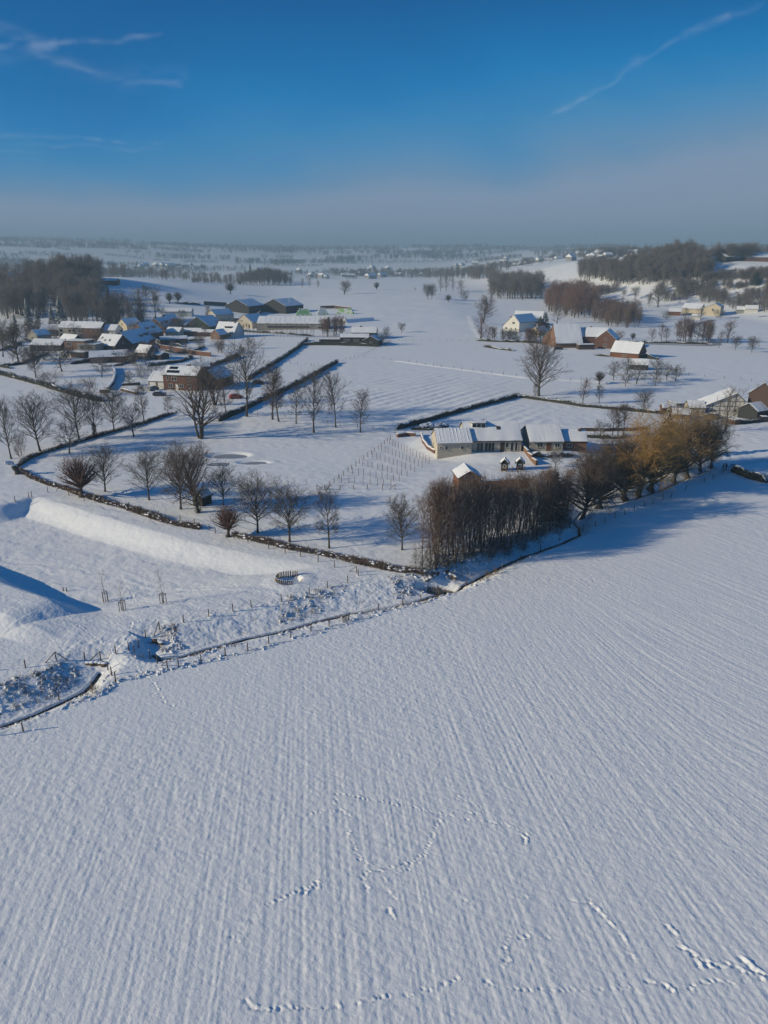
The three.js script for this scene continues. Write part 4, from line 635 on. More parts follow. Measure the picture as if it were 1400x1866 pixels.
fence('wire fence with a braced corner on the basin bank below the lower hedge', postsAt('28,914 53,907 58,905 88,898 113,893 126,903 154,912 176,912 191,915 213,920 236,926 258,933 290,942 329,950 355,957 382,967 393,972 427,981'), { brace: [4, 8], h: 1.2 });
fence('wire fence on the bank continuing right to the plantation', postsAt('427,981 452,988 490,1000 520,1008 548,1014 580,1024 610,1034 650,1044'), { brace: [0, 7] });
{ // orchard-like rows of stakes before the white house
  const rnd = rngOf(8), A = flat(592, 893), Bq = flat(712, 800), C = flat(700, 893), D = flat(792, 838);
  fence('wire fence from the garden up to the brick heap beside the white house', spaced([A, Bq].map(([x, d]) => [x, landHeight(x, d), -d]), 2.6), { brace: [0, 3] });
  fence('wire fence closing the vine garden along its foot', postsAt('578,893 598,893 620,892 645,892 670,892 697,892 720,892'), { brace: [0, 6] });
  for (let r = 0; r < 6; r++) { const f = (r + 0.8) / 6.6, a = [lerp(A[0], Bq[0], f) + 1.4, lerp(A[1], Bq[1], f)], b = [lerp(C[0], D[0], f), lerp(C[1], D[1], f)]; fence(['foremost', 'second', 'third', 'fourth', 'fifth', 'hindmost'][r] + ' row of vine stakes and wires below the white house, counted from the front', spaced([[a[0], landHeight(...a), -a[1]], [b[0], landHeight(...b), -b[1]]], 1.5), { h: 1.55, fat: 0.75, snow: false, name: 'vine_row' }); }
}
{ // ring of upright stakes round the inlet of the basin
  const t = thing('palisade', 'ring of upright wooden stakes round the snowy inlet pit', 'palisade', [pit[0], landHeight(pit[0] + 2, pit[1]), -pit[1]]), rnd = rngOf(3);
  for (let i = 0; i < 24; i++) { const a = 1.1 + i / 23 * 3.9, x = Math.cos(a) * 2.0, z = -Math.sin(a) * 1.75, h = 0.55 + 0.12 * rnd(), g = new THREE.CylinderGeometry(0.09, 0.10, 1.5, 7); g.translate(0, 0.05, 0); const m = part('stake', g, mat(0.22, 0.165, 0.12), t); m.position.set(x, h - 0.80, z); m.rotation.set((rnd() - 0.5) * 0.1, rnd(), (rnd() - 0.5) * 0.1); const s = new THREE.Mesh(postSnow, branchSnow); s.name = 'snow_cap'; s.position.y = -0.42; s.scale.set(1.3, 1, 1.3); m.add(s); }
  for (let i = 0; i < 5; i++) { const g = new THREE.IcosahedronGeometry(0.17, 1); g.scale(1, 0.8, 1); g.translate(2.0 - 0.1 * i * i * 0.2, -0.12, -0.9 + i * 0.42); part('stone', g, mat(0.13, 0.10, 0.075), t); }
}
for (const [u, v, label] of [[116, 1077, 'left of two short stakes at the tip of the dark basin bank'], [122, 1078, 'right of two short stakes at the tip of the dark basin bank']]) { const t = thing('stake', label, 'stake', ground(u, v)); part('post', postGeos[1], woodGrey, t).scale.set(1, 0.6, 1); part('snow_cap', postSnow, branchSnow, t).scale.set(1, 0.6, 1); }
// rough grass standing out of the snow on the banks
{
  const w = new Wood(), s = new Wood(), rnd = rngOf(17);
  const tuft = (x, d, n, h, snowy) => { const y = heightAt(x, d); for (let i = 0; i < n; i++) { const a = rnd() * 6.28, r = rnd() * 0.28, p = V(x + Math.cos(a) * r, y - 0.05, -d + Math.sin(a) * r); w.spike(p, p.clone().add(V(Math.cos(a) * h * 0.5, h * (0.5 + 0.7 * rnd()), Math.sin(a) * h * 0.5)), 0.022); } if (snowy) { const r = 0.10 + 0.16 * rnd(), e = rnd() * 6.28, c = Math.cos(e), f = Math.sin(e); s.tube([V(x - r * 1.5 * c, y - r * 0.5, -d - r * 1.5 * f), V(x - r * 0.4 * c, y + r * 0.2, -d - r * 0.4 * f), V(x + r * 0.5 * c, y + r * 0.15, -d + r * 0.5 * f), V(x + r * 1.7 * c, y - r * 0.6, -d + r * 1.7 * f)], [r * 0.2, r * 0.75, r * 0.65, r * 0.15], 6); } };
  for (const [P, lo, hi, n] of [[streamLeft, 1.6, 6.6, 420], [streamRight, 1.5, 6.4, 1100], [streamLeft, -2.6, -0.8, 90], [streamRight, -3.0, -0.8, 420]]) { const run = onPath(0, 0, P)[3]; for (let i = 0; i < n; i++) { const at = rnd() * Math.min(run, 62), side = lerp(lo, hi, rnd()); let s = at, k = 0; while (k < P.length - 2 && s > Math.hypot(P[k + 1][0] - P[k][0], P[k + 1][1] - P[k][1])) { s -= Math.hypot(P[k + 1][0] - P[k][0], P[k + 1][1] - P[k][1]); k++; } const dx = P[k + 1][0] - P[k][0], dd = P[k + 1][1] - P[k][1], L = Math.hypot(dx, dd), x = P[k][0] + dx / L * s - dd / L * side, d = P[k][1] + dd / L * s + dx / L * side; const [q] = onPath(x, d, P); if (q < 0.8 || noise2(x * 0.25, d * 0.25) < -0.25) continue; tuft(x, d, rnd() < 0.5 ? 9 : 4, 0.25 + 0.35 * rnd(), rnd() < 0.55); } }
  for (let i = 0; i < 260; i++) { const f = rnd(), P = fieldEdge, k = 2 + Math.floor(f * 7), t = rnd(), x = lerp(P[k][0], P[k + 1][0], t) + (rnd() - 0.5) * 0.9, d = lerp(P[k][1], P[k + 1][1], t) + (rnd() - 0.5) * 0.9; tuft(x, d, 3, 0.3, rnd() < 0.5); }
  const o = new THREE.Mesh(w.geo(), mat(0.19, 0.14, 0.085)); o.name = 'bank_grass'; o.userData = { kind: 'stuff', label: 'dry brown grass on the brook banks' }; addTo(o);
  const q = new THREE.Mesh(s.geo(), branchSnow); q.name = 'snow_tufts'; q.userData = { kind: 'stuff', label: 'grass tufts buried in snow on the brook banks' }; addTo(q);
}
for (const [u, v, label] of [[172, 1262, 'brown dry bush beside a post by the left brook'], [628, 1133, 'brown dry bush beside a post south of the long brook'], [905, 1046, 'tan reeds at the corner of the big field'], [890, 1052, 'small tan reeds beside the last field post']]) tree('dry_bush', 'bushReed', u, v, v - 11, label, { cat: 'dry bush', wide: 1.5, h: 0.9 });
// hedges
hedge('hedge', 'clipped brown hedge along the foot of the left row of trees', gpath('30,853 52,838 80,826 145,806 210,787 250,776 290,763 322,752'), 1.25, 1.1, hedgeBrown, { loose: 120, snow: 0.6 });
hedge('hedge', 'reddish hedge from the broken stump to the reddish pollard', gpath('36,858 60,872 90,884 120,892 150,904'), 1.15, 1.3, mat(0.19, 0.125, 0.10), { loose: 130, snow: 0.6 });
hedge('hedge', 'brown bramble hedge along the lower garden from the pollard to the shed', gpath('160,906 190,916 230,926 280,944 320,956 365,964'), 1.2, 1.8, mat(0.19, 0.135, 0.105), { loose: 140, snow: 0.8 });
hedge('hedge', 'brown hedge along the lower garden from the shed to the plantation', gpath('425,975 470,986 530,1000 600,1013 660,1027 720,1040 775,1046'), 1.25, 1.9, mat(0.20, 0.14, 0.11), { loose: 150, snow: 0.7 });
hedge('field_hedge', 'dark clipped hedge running up to the bend behind the white house', gpath('724,783 780,768 850,748 944,724'), 1.5, 1.3, hedgeDark, { step: 1.4, bristle: 16, tr: 0.03 });
hedge('field_hedge', 'dark low hedge running right from the bend towards the huts', gpath('946,724 1010,733 1060,741 1120,746 1180,752 1232,756'), 1.3, 1.2, hedgeDark, { step: 1.6, bristle: 14, tr: 0.03 });
hedge('field_hedge', 'tall dark hedge from the garden row up to its free end in the meadow', gpath('400,768 445,748 480,730 540,702 580,681 615,661'), 1.9, 1.5, hedgeDark, { step: 1.6, bristle: 14, tr: 0.03 });
hedge('field_hedge', 'long dark hedge curving up from the village to the farm', gpath('452,692 480,676 520,651 545,634 560,620'), 1.8, 1.6, hedgeDark, { step: 2, bristle: 10, tr: 0.04 });
hedge('field_hedge', 'dark straight hedge in front of the low white roofed farmhouse', gpath('548,629 590,629 640,630 690,632'), 1.9, 1.5, hedgeDark, { step: 2, bristle: 10, tr: 0.04, snow: 0.25 });
hedge('field_hedge', 'dark hedge beside the blue roofed shed at the village edge', gpath('345,684 380,670 410,660 436,650'), 2.0, 1.6, hedgeDark, { step: 1.8, bristle: 12, tr: 0.035 });
hedge('field_hedge', 'low dark hedge round the left field below the village', gpath('-60,668 0,682 55,696 95,708 130,718 160,726 188,732'), 1.4, 2.4, hedgeDark, { step: 1.6, bristle: 18, rough: 0.6, shoot: 1.8, tr: 0.035, snow: 0.3 });
fence('wire fence across the middle fields from the farm to the big lone tree', spaced(gpath('665,652 700,655 790,667 880,678 960,688 1040,693'), 5), { snow: false, wire: false, name: 'field_fence' });
fence('wire fence along the long straight field edge below the far meadow', spaced(gpath('700,622 740,621 800,622 880,622'), 4), { snow: false, wire: false, name: 'field_fence' });
fence('post fence running down to the tall hedge end', spaced(gpath('690,633 660,648 616,661'), 4), { snow: false, wire: false, name: 'field_fence' });
fence('post fence across the small paddock right of the village', spaced(gpath('490,662 530,664 580,667'), 3), { snow: false, wire: false, name: 'field_fence' });
fence('post fence along the right field below the orchard', spaced(gpath('1255,684 1320,690 1400,697 1440,700'), 6), { snow: false, wire: false, name: 'field_fence' });
fence('post fence of the upper garden behind the garden row', spaced(gpath('420,752 470,757 520,761 570,768 620,775 680,783 720,790'), 4.5), { snow: false, name: 'garden_fence' });
// the clipped conifer hedge and two walkers at the right
hedge('clipped_hedge', 'thick dark green clipped hedge with snow on top at the right edge', gpath('1335,858 1360,869 1398,880'), 1.7, 1.9, mat(0.022, 0.030, 0.020), { bristle: 60, snow: 0.9, shoot: 0.5 });
// ---------------------------------------------------------------- two walkers, one continuous figure each
function person(label, p, turn, tall, coat, trousers, stride) {
  const t = thing('person', label, 'person', p, turn), s = tall / 1.75, J = (x, y, z) => V(x * s, y * s, z * s);
  // a body as one skin round its joints: the smooth union of tapered capsules, meshed on a grid
  const bones = [[J(0, 0.94, 0), 0.135, J(0, 1.16, 0.01), 0.13], [J(0, 1.16, 0.01), 0.13, J(0, 1.40, 0.0), 0.145], [J(-0.15, 1.40, 0), 0.085, J(0.15, 1.40, 0), 0.085], [J(0, 1.44, 0), 0.065, J(0, 1.56, 0.02), 0.058],
    [J(0, 1.60, 0.02), 0.095, J(0, 1.68, 0.01), 0.09]];
  for (const q of [-1, 1]) { const k = q * stride; bones.push([J(q * 0.09, 0.93, 0), 0.10, J(q * 0.10, 0.50, 0.05 + k * 0.16), 0.068], [J(q * 0.10, 0.50, 0.05 + k * 0.16), 0.066, J(q * 0.10, 0.09, k * 0.26 - 0.02), 0.048], [J(q * 0.10, 0.06, k * 0.26 - 0.03), 0.052, J(q * 0.11, 0.05, k * 0.26 + 0.15), 0.04], [J(q * 0.19, 1.39, 0), 0.062, J(q * 0.25, 1.12, -k * 0.06), 0.05], [J(q * 0.25, 1.12, -k * 0.06), 0.05, J(q * 0.25, 0.88, -k * 0.12 + 0.08), 0.04], [J(q * 0.25, 0.87, -k * 0.12 + 0.09), 0.04, J(q * 0.25, 0.78, -k * 0.13 + 0.12), 0.03]); }
  const cell = 0.035 * s, nx = Math.ceil(0.8 * s / cell), ny = Math.ceil(1.84 * s / cell), nz = Math.ceil(0.9 * s / cell), o = V(-0.4 * s, -0.02, -0.45 * s);
  const field = (x, y, z) => { let e = 0; for (const [a, ra, b, rb] of bones) { const dx = b.x - a.x, dy = b.y - a.y, dz = b.z - a.z, h = clamp(((x - a.x) * dx + (y - a.y) * dy + (z - a.z) * dz) / (dx * dx + dy * dy + dz * dz)), q = Math.hypot(x - a.x - dx * h, y - a.y - dy * h, z - a.z - dz * h) - lerp(ra, rb, h) * s; e += Math.exp(-q * 45); } return -Math.log(Math.max(e, 1e-30)) / 45; };
  // surface nets
  const F = new Float32Array((nx + 1) * (ny + 1) * (nz + 1)), at = (i, j, k) => (k * (ny + 1) + j) * (nx + 1) + i; for (let k = 0; k <= nz; k++) for (let j = 0; j <= ny; j++) for (let i = 0; i <= nx; i++) F[at(i, j, k)] = field(o.x + i * cell, o.y + j * cell, o.z + k * cell);
  const id = new Map(), pos = [], idx = [];
  for (let k = 0; k < nz; k++) for (let j = 0; j < ny; j++) for (let i = 0; i < nx; i++) { let n = 0, x = 0, y = 0, z = 0; const c = []; for (let q = 0; q < 8; q++) c.push(F[at(i + (q & 1), j + (q >> 1 & 1), k + (q >> 2))]); for (let a = 0; a < 8; a++) for (const b of [1, 2, 4]) if (!(a & b)) { const u = c[a], w = c[a | b]; if ((u < 0) !== (w < 0)) { const f = u / (u - w); n++; x += (a & 1) + (b === 1 ? f : 0); y += (a >> 1 & 1) + (b === 2 ? f : 0); z += (a >> 2) + (b === 4 ? f : 0); } } if (n) { id.set(at(i, j, k), pos.length / 3); pos.push(o.x + (i + x / n) * cell, o.y + (j + y / n) * cell, o.z + (k + z / n) * cell); } }
  const quad = (a, b, c, d, flip) => { const q = [a, b, c, d].map((e) => id.get(e)); if (q.some((e) => e === undefined)) return; flip ? idx.push(q[0], q[2], q[1], q[0], q[3], q[2]) : idx.push(q[0], q[1], q[2], q[0], q[2], q[3]); };
  for (let k = 1; k < nz; k++) for (let j = 1; j < ny; j++) for (let i = 1; i < nx; i++) { const u = F[at(i, j, k)]; for (const [di, dj, dk] of [[1, 0, 0], [0, 1, 0], [0, 0, 1]]) { const w = F[at(i + di, j + dj, k + dk)]; if ((u < 0) === (w < 0)) continue; if (di) quad(at(i, j - 1, k - 1), at(i, j, k - 1), at(i, j, k), at(i, j - 1, k), u >= 0); else if (dj) quad(at(i - 1, j, k - 1), at(i - 1, j, k), at(i, j, k), at(i, j, k - 1), u >= 0); else quad(at(i - 1, j - 1, k), at(i, j - 1, k), at(i, j, k), at(i - 1, j, k), u >= 0); } }
  const g = new THREE.BufferGeometry(), col = []; g.setAttribute('position', new THREE.Float32BufferAttribute(pos, 3)); for (let i = 0; i < pos.length; i += 3) { const y = pos[i + 1] / s, x = Math.abs(pos[i]) / s, c = y > 1.53 ? [0.42, 0.25, 0.19] : y < 0.84 && x > 0.2 ? [0.05, 0.04, 0.04] : y > 0.84 ? coat : y < 0.12 ? [0.02, 0.018, 0.016] : trousers; col.push(...c); } g.setAttribute('color', new THREE.Float32BufferAttribute(col, 3)); g.setIndex(idx); g.computeVertexNormals();
  const body = part('body', g, new THREE.MeshStandardMaterial({ color: 0xffffff, vertexColors: true, roughness: 0.9 }), t);
  const hat = new THREE.SphereGeometry(0.112 * s, 12, 8, 0, 6.2832, 0, 1.75); hat.scale(1, 1, 1.1); hat.translate(0, 1.685 * s, 0); part('hat', hat, mat(0.03, 0.03, 0.035), body);
  const nose = new THREE.ConeGeometry(0.018 * s, 0.05 * s, 6); nose.rotateX(1.2); nose.translate(0, 1.62 * s, 0.125 * s); part('nose', nose, mat(0.42, 0.25, 0.19), body);
  const skirt = new THREE.CylinderGeometry(0.165 * s, 0.205 * s, 0.34 * s, 14, 1, true); skirt.translate(0, 0.86 * s, 0); part('coat_hem', skirt, new THREE.MeshStandardMaterial({ color: rgb(...coat), roughness: 0.9, side: THREE.DoubleSide }), body);
  return t;
}
person('left walker in dark clothes on the snowy track by the clipped hedge', ground(1317, 858), 0.5, 1.78, [0.02, 0.022, 0.03], [0.018, 0.02, 0.026], 0.8);
person('right walker in dark clothes on the snowy track by the clipped hedge', ground(1322.5, 857), 0.5, 1.72, [0.026, 0.022, 0.024], [0.02, 0.022, 0.03], -0.8);

// ---------------------------------------------------------------- the white house by the plantation
{
  const a1 = house('annex', 'cream annex with a ribbed snowy roof and small windows, left of the white house', { cat: 'annex', at: [828, 832], w: 8.0, l: 8.6, hw: 3.3, rise: 2.3, yaw: 5, wall: B.cream, roof: B.metal, snowT: 0.08, win: ['f -3.2 2.0 0.5 0.45', 'f -1.9 1.7 0.8 0.75', 'f 1.8 1.7 0.8 0.75', 'f 3.1 2.1 0.5 0.45', 'l -1.5 1.2 0.9 0.9'], over: 0.4 });
  const a2 = house('house', 'long cream bungalow with a broad snowy roof and a flat dormer', { at: [899, 823], w: 13.2, l: 11.4, hw: 2.7, rise: 3.1, yaw: 3, wall: B.cream, win: ['f -3.2 0.1 1.6 2.1 2', 'f -0.9 0.1 2.4 2.1 3', 'f 3.2 0.9 0.8 1.3', 'f 4.4 0.1 0.8 2.1', 'f 5.4 0.1 0.7 2.1'], door: ['f 2.1 0.9 2.1 d'], dormer: ['f -3.0 3.2 0.62'], dormerM: B.white, chimney: [[-1.6, -0.4, 0.7, 0.45]], skylight: ['f 1.6 0.6'], over: 0.45 });
  const a3 = house('annex', 'right wing of the bungalow with snow ridges sliding down its roof', { cat: 'annex', at: [995, 822], w: 7.8, l: 10.6, hw: 2.4, rise: 2.5, yaw: 1, wall: B.cream, roof: B.metal, snowT: 0.14, win: ['f -1.5 0.9 1.4 1.2 2', 'f 2.6 0.9 1.2 1.1 2'], door: ['f 0.6 1.0 2.0 o'], over: 0.5 });
  house('shed', 'low outbuilding with a flat snowy roof at the right end of the bungalow', { cat: 'shed', at: [1043, 821], w: 6.6, l: 8.6, hw: 2.2, rise: 1.7, yaw: -4, wall: B.brickPale, win: ['f -0.8 0.8 1.2 1.0 2'], chimney: [[2.0, 0.6, 0.8, 0.6]] });
  // standing seams on the metal roofs, snow heaped along them
  for (const [t, n, span, L, hw, rise] of [[a1, 9, 7.4, 8.6, 3.3, 2.3], [a3, 6, 7.0, 10.6, 2.4, 2.5]]) for (let i = 0; i < n; i++) { const k = Math.atan2(rise, L / 2), x = -span / 2 + span * (i + 0.5) / n, len = Math.hypot(L / 2, rise) * 0.9, g = new THREE.CapsuleGeometry(0.065, len, 3, 6); g.rotateX(Math.PI / 2); const m = part('snow_ridge', g, B.roofSnow, t); m.position.set(x, hw + rise / 2 + 0.27, L / 4); m.rotation.x = k; m.scale.set(1, 0.8, 1); }
  wall('garden_wall', 'sloping brick wall with snow beside the bungalow terrace', gpath('949,815 962,830 978,848'), 1.1, 0.5, B.brickPale);
  wall('garden_wall', 'low red brick wall topped with snow at the heap', gpath('724,797 740,794 757,795'), 0.9, 0.7, B.brick, { snowT: 0.25 });
  wall('garden_wall', 'curved low brick wall left of the cream annex', gpath('768,793 771,806 780,818 793,826'), 0.7, 0.5, B.brick, { step: 1.5, snowT: 0.22 });
  const c = house('cabin', 'small brown wooden cabin with one white and one shaded roof side', { cat: 'cabin', at: [856, 893], anchor: [-2.6, 0], w: 5.2, l: 4.6, hw: 2.6, rise: 1.3, yaw: 97, wall: B.wood, over: 0.35, overGable: 0.35, win: ['l -0.7 2.35 1.1 0.7', 'l 0.7 2.35 1.1 0.7', 'l 0 0.9 1.2 1.0 2'], door: ['l -1.5 0.8 1.9 o'] });
  wall('board_fence', 'reddish wooden board fence right of the small cabin', gpath('881,893 905,892 935,890 965,888'), 1.9, 0.08, B.wood, { pieces: 'board', step: 1.1, snowT: 0.08, cat: 'fence' });
  for (const [u, v, l] of [[919, 858, 'left small peaked garden hut with a white roof on the trellis'], [947, 857, 'right small peaked garden hut with a white roof on the trellis']]) house('garden_hut', l, { cat: 'garden hut', at: [u, v], anchor: [-0.8, 0], w: 1.6, l: 1.5, hw: 1.7, rise: 0.8, yaw: 78, wall: B.darkBoard, over: 0.25, overGable: 0.25, snowT: 0.14, win: ['l 0 0.7 0.6 0.7'] });
  fence('wooden trellis rails between the two small garden huts', spaced(gpath('915,860 933,860 955,859'), 1.4), { h: 1.3, fat: 1.4, name: 'trellis', mat: woodBrown });
  const heap = thing('rubble_heap', 'heap of snow covered stones and logs behind the cream annex', 'rubble heap', ground(796, 779)), rnd = rngOf(12);
  for (let i = 0; i < 46; i++) { const x = (rnd() - 0.5) * 9, z = (rnd() - 0.5) * 3.4, s = 0.25 + 0.4 * rnd(), y = Math.max(0, 0.9 * (1 - (x / 4.6) ** 2)) * rnd(), g = new THREE.IcosahedronGeometry(s, 1); g.scale(1.3, 0.8, 1); part('stone', g, i % 3 ? mat(0.12, 0.09, 0.07) : woodBrown, heap).position.set(x, y + 0.1, z); const q = new THREE.SphereGeometry(s * 1.05, 8, 5, 0, 6.2832, 0, 1.35); q.scale(1.3, 0.7, 1); part('snow_cap', q, branchSnow, heap).position.set(x, y + 0.16 + s * 0.12, z); }
  hedge('garden_hedge', 'dark low hedge at the back of the heap beside the drive', gpath('750,783 780,784 815,781'), 0.9, 0.8, hedgeDark, { bristle: 20, snow: 0.3 });
  hedge('garden_hedge', 'dark hedge along the drive right of the bungalow', gpath('1052,796 1080,798 1120,800 1145,798'), 1.2, 1.0, hedgeDark, { bristle: 20 });
  hedge('shrub_bed', 'snowy shrubs in the front bed of the bungalow right wing', gpath('968,830 990,832 1020,832 1045,830'), 0.9, 1.6, hedgeDark, { bristle: 30, rough: 0.9, cat: 'shrubs', snow: 0.9 });
  wall('garden_wall', 'long low wall along the drive behind the three thin trees', gpath('1058,785 1100,786 1150,785 1180,783'), 0.9, 0.4, B.brickDark);
  const s = house('shed', 'small dark shed with snow on its roof under the ivy clad tree', { cat: 'shed', at: [378, 920], w: 2.6, l: 2.4, hw: 1.8, rise: 0.8, yaw: 60, wall: B.darkBoard, win: ['l 0 0.9 0.6 0.6'] });
}
// ---------------------------------------------------------------- red brick house by the left field
{
  const t = house('house', 'two storey red brick house with dark solar panels on its snowy roof', { at: [330, 711], w: 13.0, l: 8.0, hw: 5.2, rise: 2.4, yaw: -14, wall: B.brick, win: ['f -4.6 3.3 0.9 1.2', 'f -2.2 3.2 1.9 1.3 2', 'f 3.4 3.2 1.0 1.2', 'f -3.8 0.8 1.6 1.3 2', 'f 0.4 0.8 1.6 1.3 2', 'f 3.6 0.8 1.2 1.3 2'], door: ['f -1.4 1.0 2.1'], chimney: [[1.0, -0.6, 0.9, 0.8]], over: 0.4 });
  const { W, L, hw, rise } = t.WL, k = Math.atan2(rise, L); void W;
  const sl = Math.atan2(2.4, 4.0); for (const [x, up] of [[-4.3, 0.72], [-2.7, 0.72], [-4.6, 0.3], [-3.0, 0.3], [-1.4, 0.3]]) { const m = part('solar_panel', box(0, 0.36, 0, 1.5, 0.06, 1.3), B.panel, t); m.position.set(x, 5.2 + 2.4 * up, 4.0 * (1 - up)); m.rotation.x = sl; } void k; void hw;
  const g = house('garage', 'brick double garage with two white doors and a striped snowy roof', { cat: 'garage', at: [287, 708], w: 6.6, l: 8.5, hw: 2.7, rise: 2.6, yaw: -14, wall: B.brickPale, roof: B.metal, snowT: 0.1, door: ['f -1.6 2.3 2.3', 'f 1.6 2.3 2.3'], over: 0.4 });
  for (let i = 0; i < 6; i++) { const gg = new THREE.CapsuleGeometry(0.09, 4.4, 3, 6); gg.rotateX(Math.PI / 2); const m = part('snow_ridge', gg, B.roofSnow, g); m.position.set(-2.7 + i * 1.08, 2.7 + 1.3 + 0.28, 2.1); m.rotation.x = Math.atan2(2.6, 4.25); }
  house('house', 'dark brick wing with a half lit roof right behind the solar panel house', { at: [388, 706], anchor: [-3, 0], w: 11, l: 7, hw: 3.2, rise: 3.0, yaw: 70, wall: B.brickDark, win: ['l 0 0.9 1.4 1.2 2'] });
  house('shed', 'low shed with a blue shaded roof behind the solar panel house', { cat: 'shed', at: [368, 679], w: 7, l: 5, hw: 2.2, rise: 1.4, yaw: 25, wall: B.darkBoard });
}
// cars standing in the snow: body, cabin, glass, wheels
function car(label, u, v, yaw, col, snowy) {
  const t = thing('parked_car', label, 'car', ground(u, v), yaw * Math.PI / 180), s = new THREE.Shape(); s.moveTo(-2.1, 0.3); s.lineTo(2.1, 0.3); s.lineTo(2.12, 0.75); s.lineTo(1.2, 0.92); s.lineTo(0.55, 1.42); s.lineTo(-1.3, 1.45); s.lineTo(-2.0, 0.95); s.closePath();
  const g = new THREE.ExtrudeGeometry(s, { depth: 1.5, bevelEnabled: true, bevelSize: 0.08, bevelThickness: 0.1, bevelSegments: 2 }); g.translate(0, 0, -0.75); part('body', g, mat(...col, 0.35), t);
  for (const z of [-0.87, 0.87]) part('side_window', box(-0.35, 1.15, z, 1.7, 0.34, 0.03), B.glass, t);
  for (const x of [-1.3, 1.3]) for (const z of [-0.8, 0.8]) { const c = new THREE.CylinderGeometry(0.33, 0.33, 0.22, 14); c.rotateX(Math.PI / 2); c.translate(x, 0.33, z); part('wheel', c, mat(0.02, 0.02, 0.02), t); }
  if (snowy) { part('snow', [slab(V(-1.3, 1.54, -0.75), V(0.5, 1.52, -0.75), V(0.5, 1.52, 0.75), V(-1.3, 1.54, 0.75), 0.14, { nx: 6, nz: 5, soft: true }), slab(V(1.15, 1.02, -0.7), V(2.1, 0.86, -0.7), V(2.1, 0.86, 0.7), V(1.15, 1.02, 0.7), 0.1, { nx: 4, nz: 4, soft: true }), slab(V(0.56, 1.46, -0.7), V(1.18, 1.0, -0.7), V(1.18, 1.0, 0.7), V(0.56, 1.46, 0.7), 0.08, { nx: 3, nz: 4, soft: true })], B.roofSnow, t); }
  return t;
}
car('grey car covered with snow in front of the double garage', 279, 711, 62, [0.18, 0.19, 0.2], true); car('dark car covered with snow before the solar panel house', 291, 721, 8, [0.05, 0.055, 0.07], true);
car('black car on the yard behind the tall garden tree', 471, 700, 5, [0.02, 0.02, 0.024], false); car('red car behind the tall bare tree', 430, 726, 20, [0.45, 0.05, 0.03], false); car('dark car parked at the half timbered barn on the right', 1298, 762, 120, [0.03, 0.04, 0.06], true);
car('dark car parked below the red farmhouse', 1018, 637, 0, [0.03, 0.03, 0.035], false); car('snow topped dark car at the right frame edge', 1394, 768, 0, [0.03, 0.03, 0.04], true);
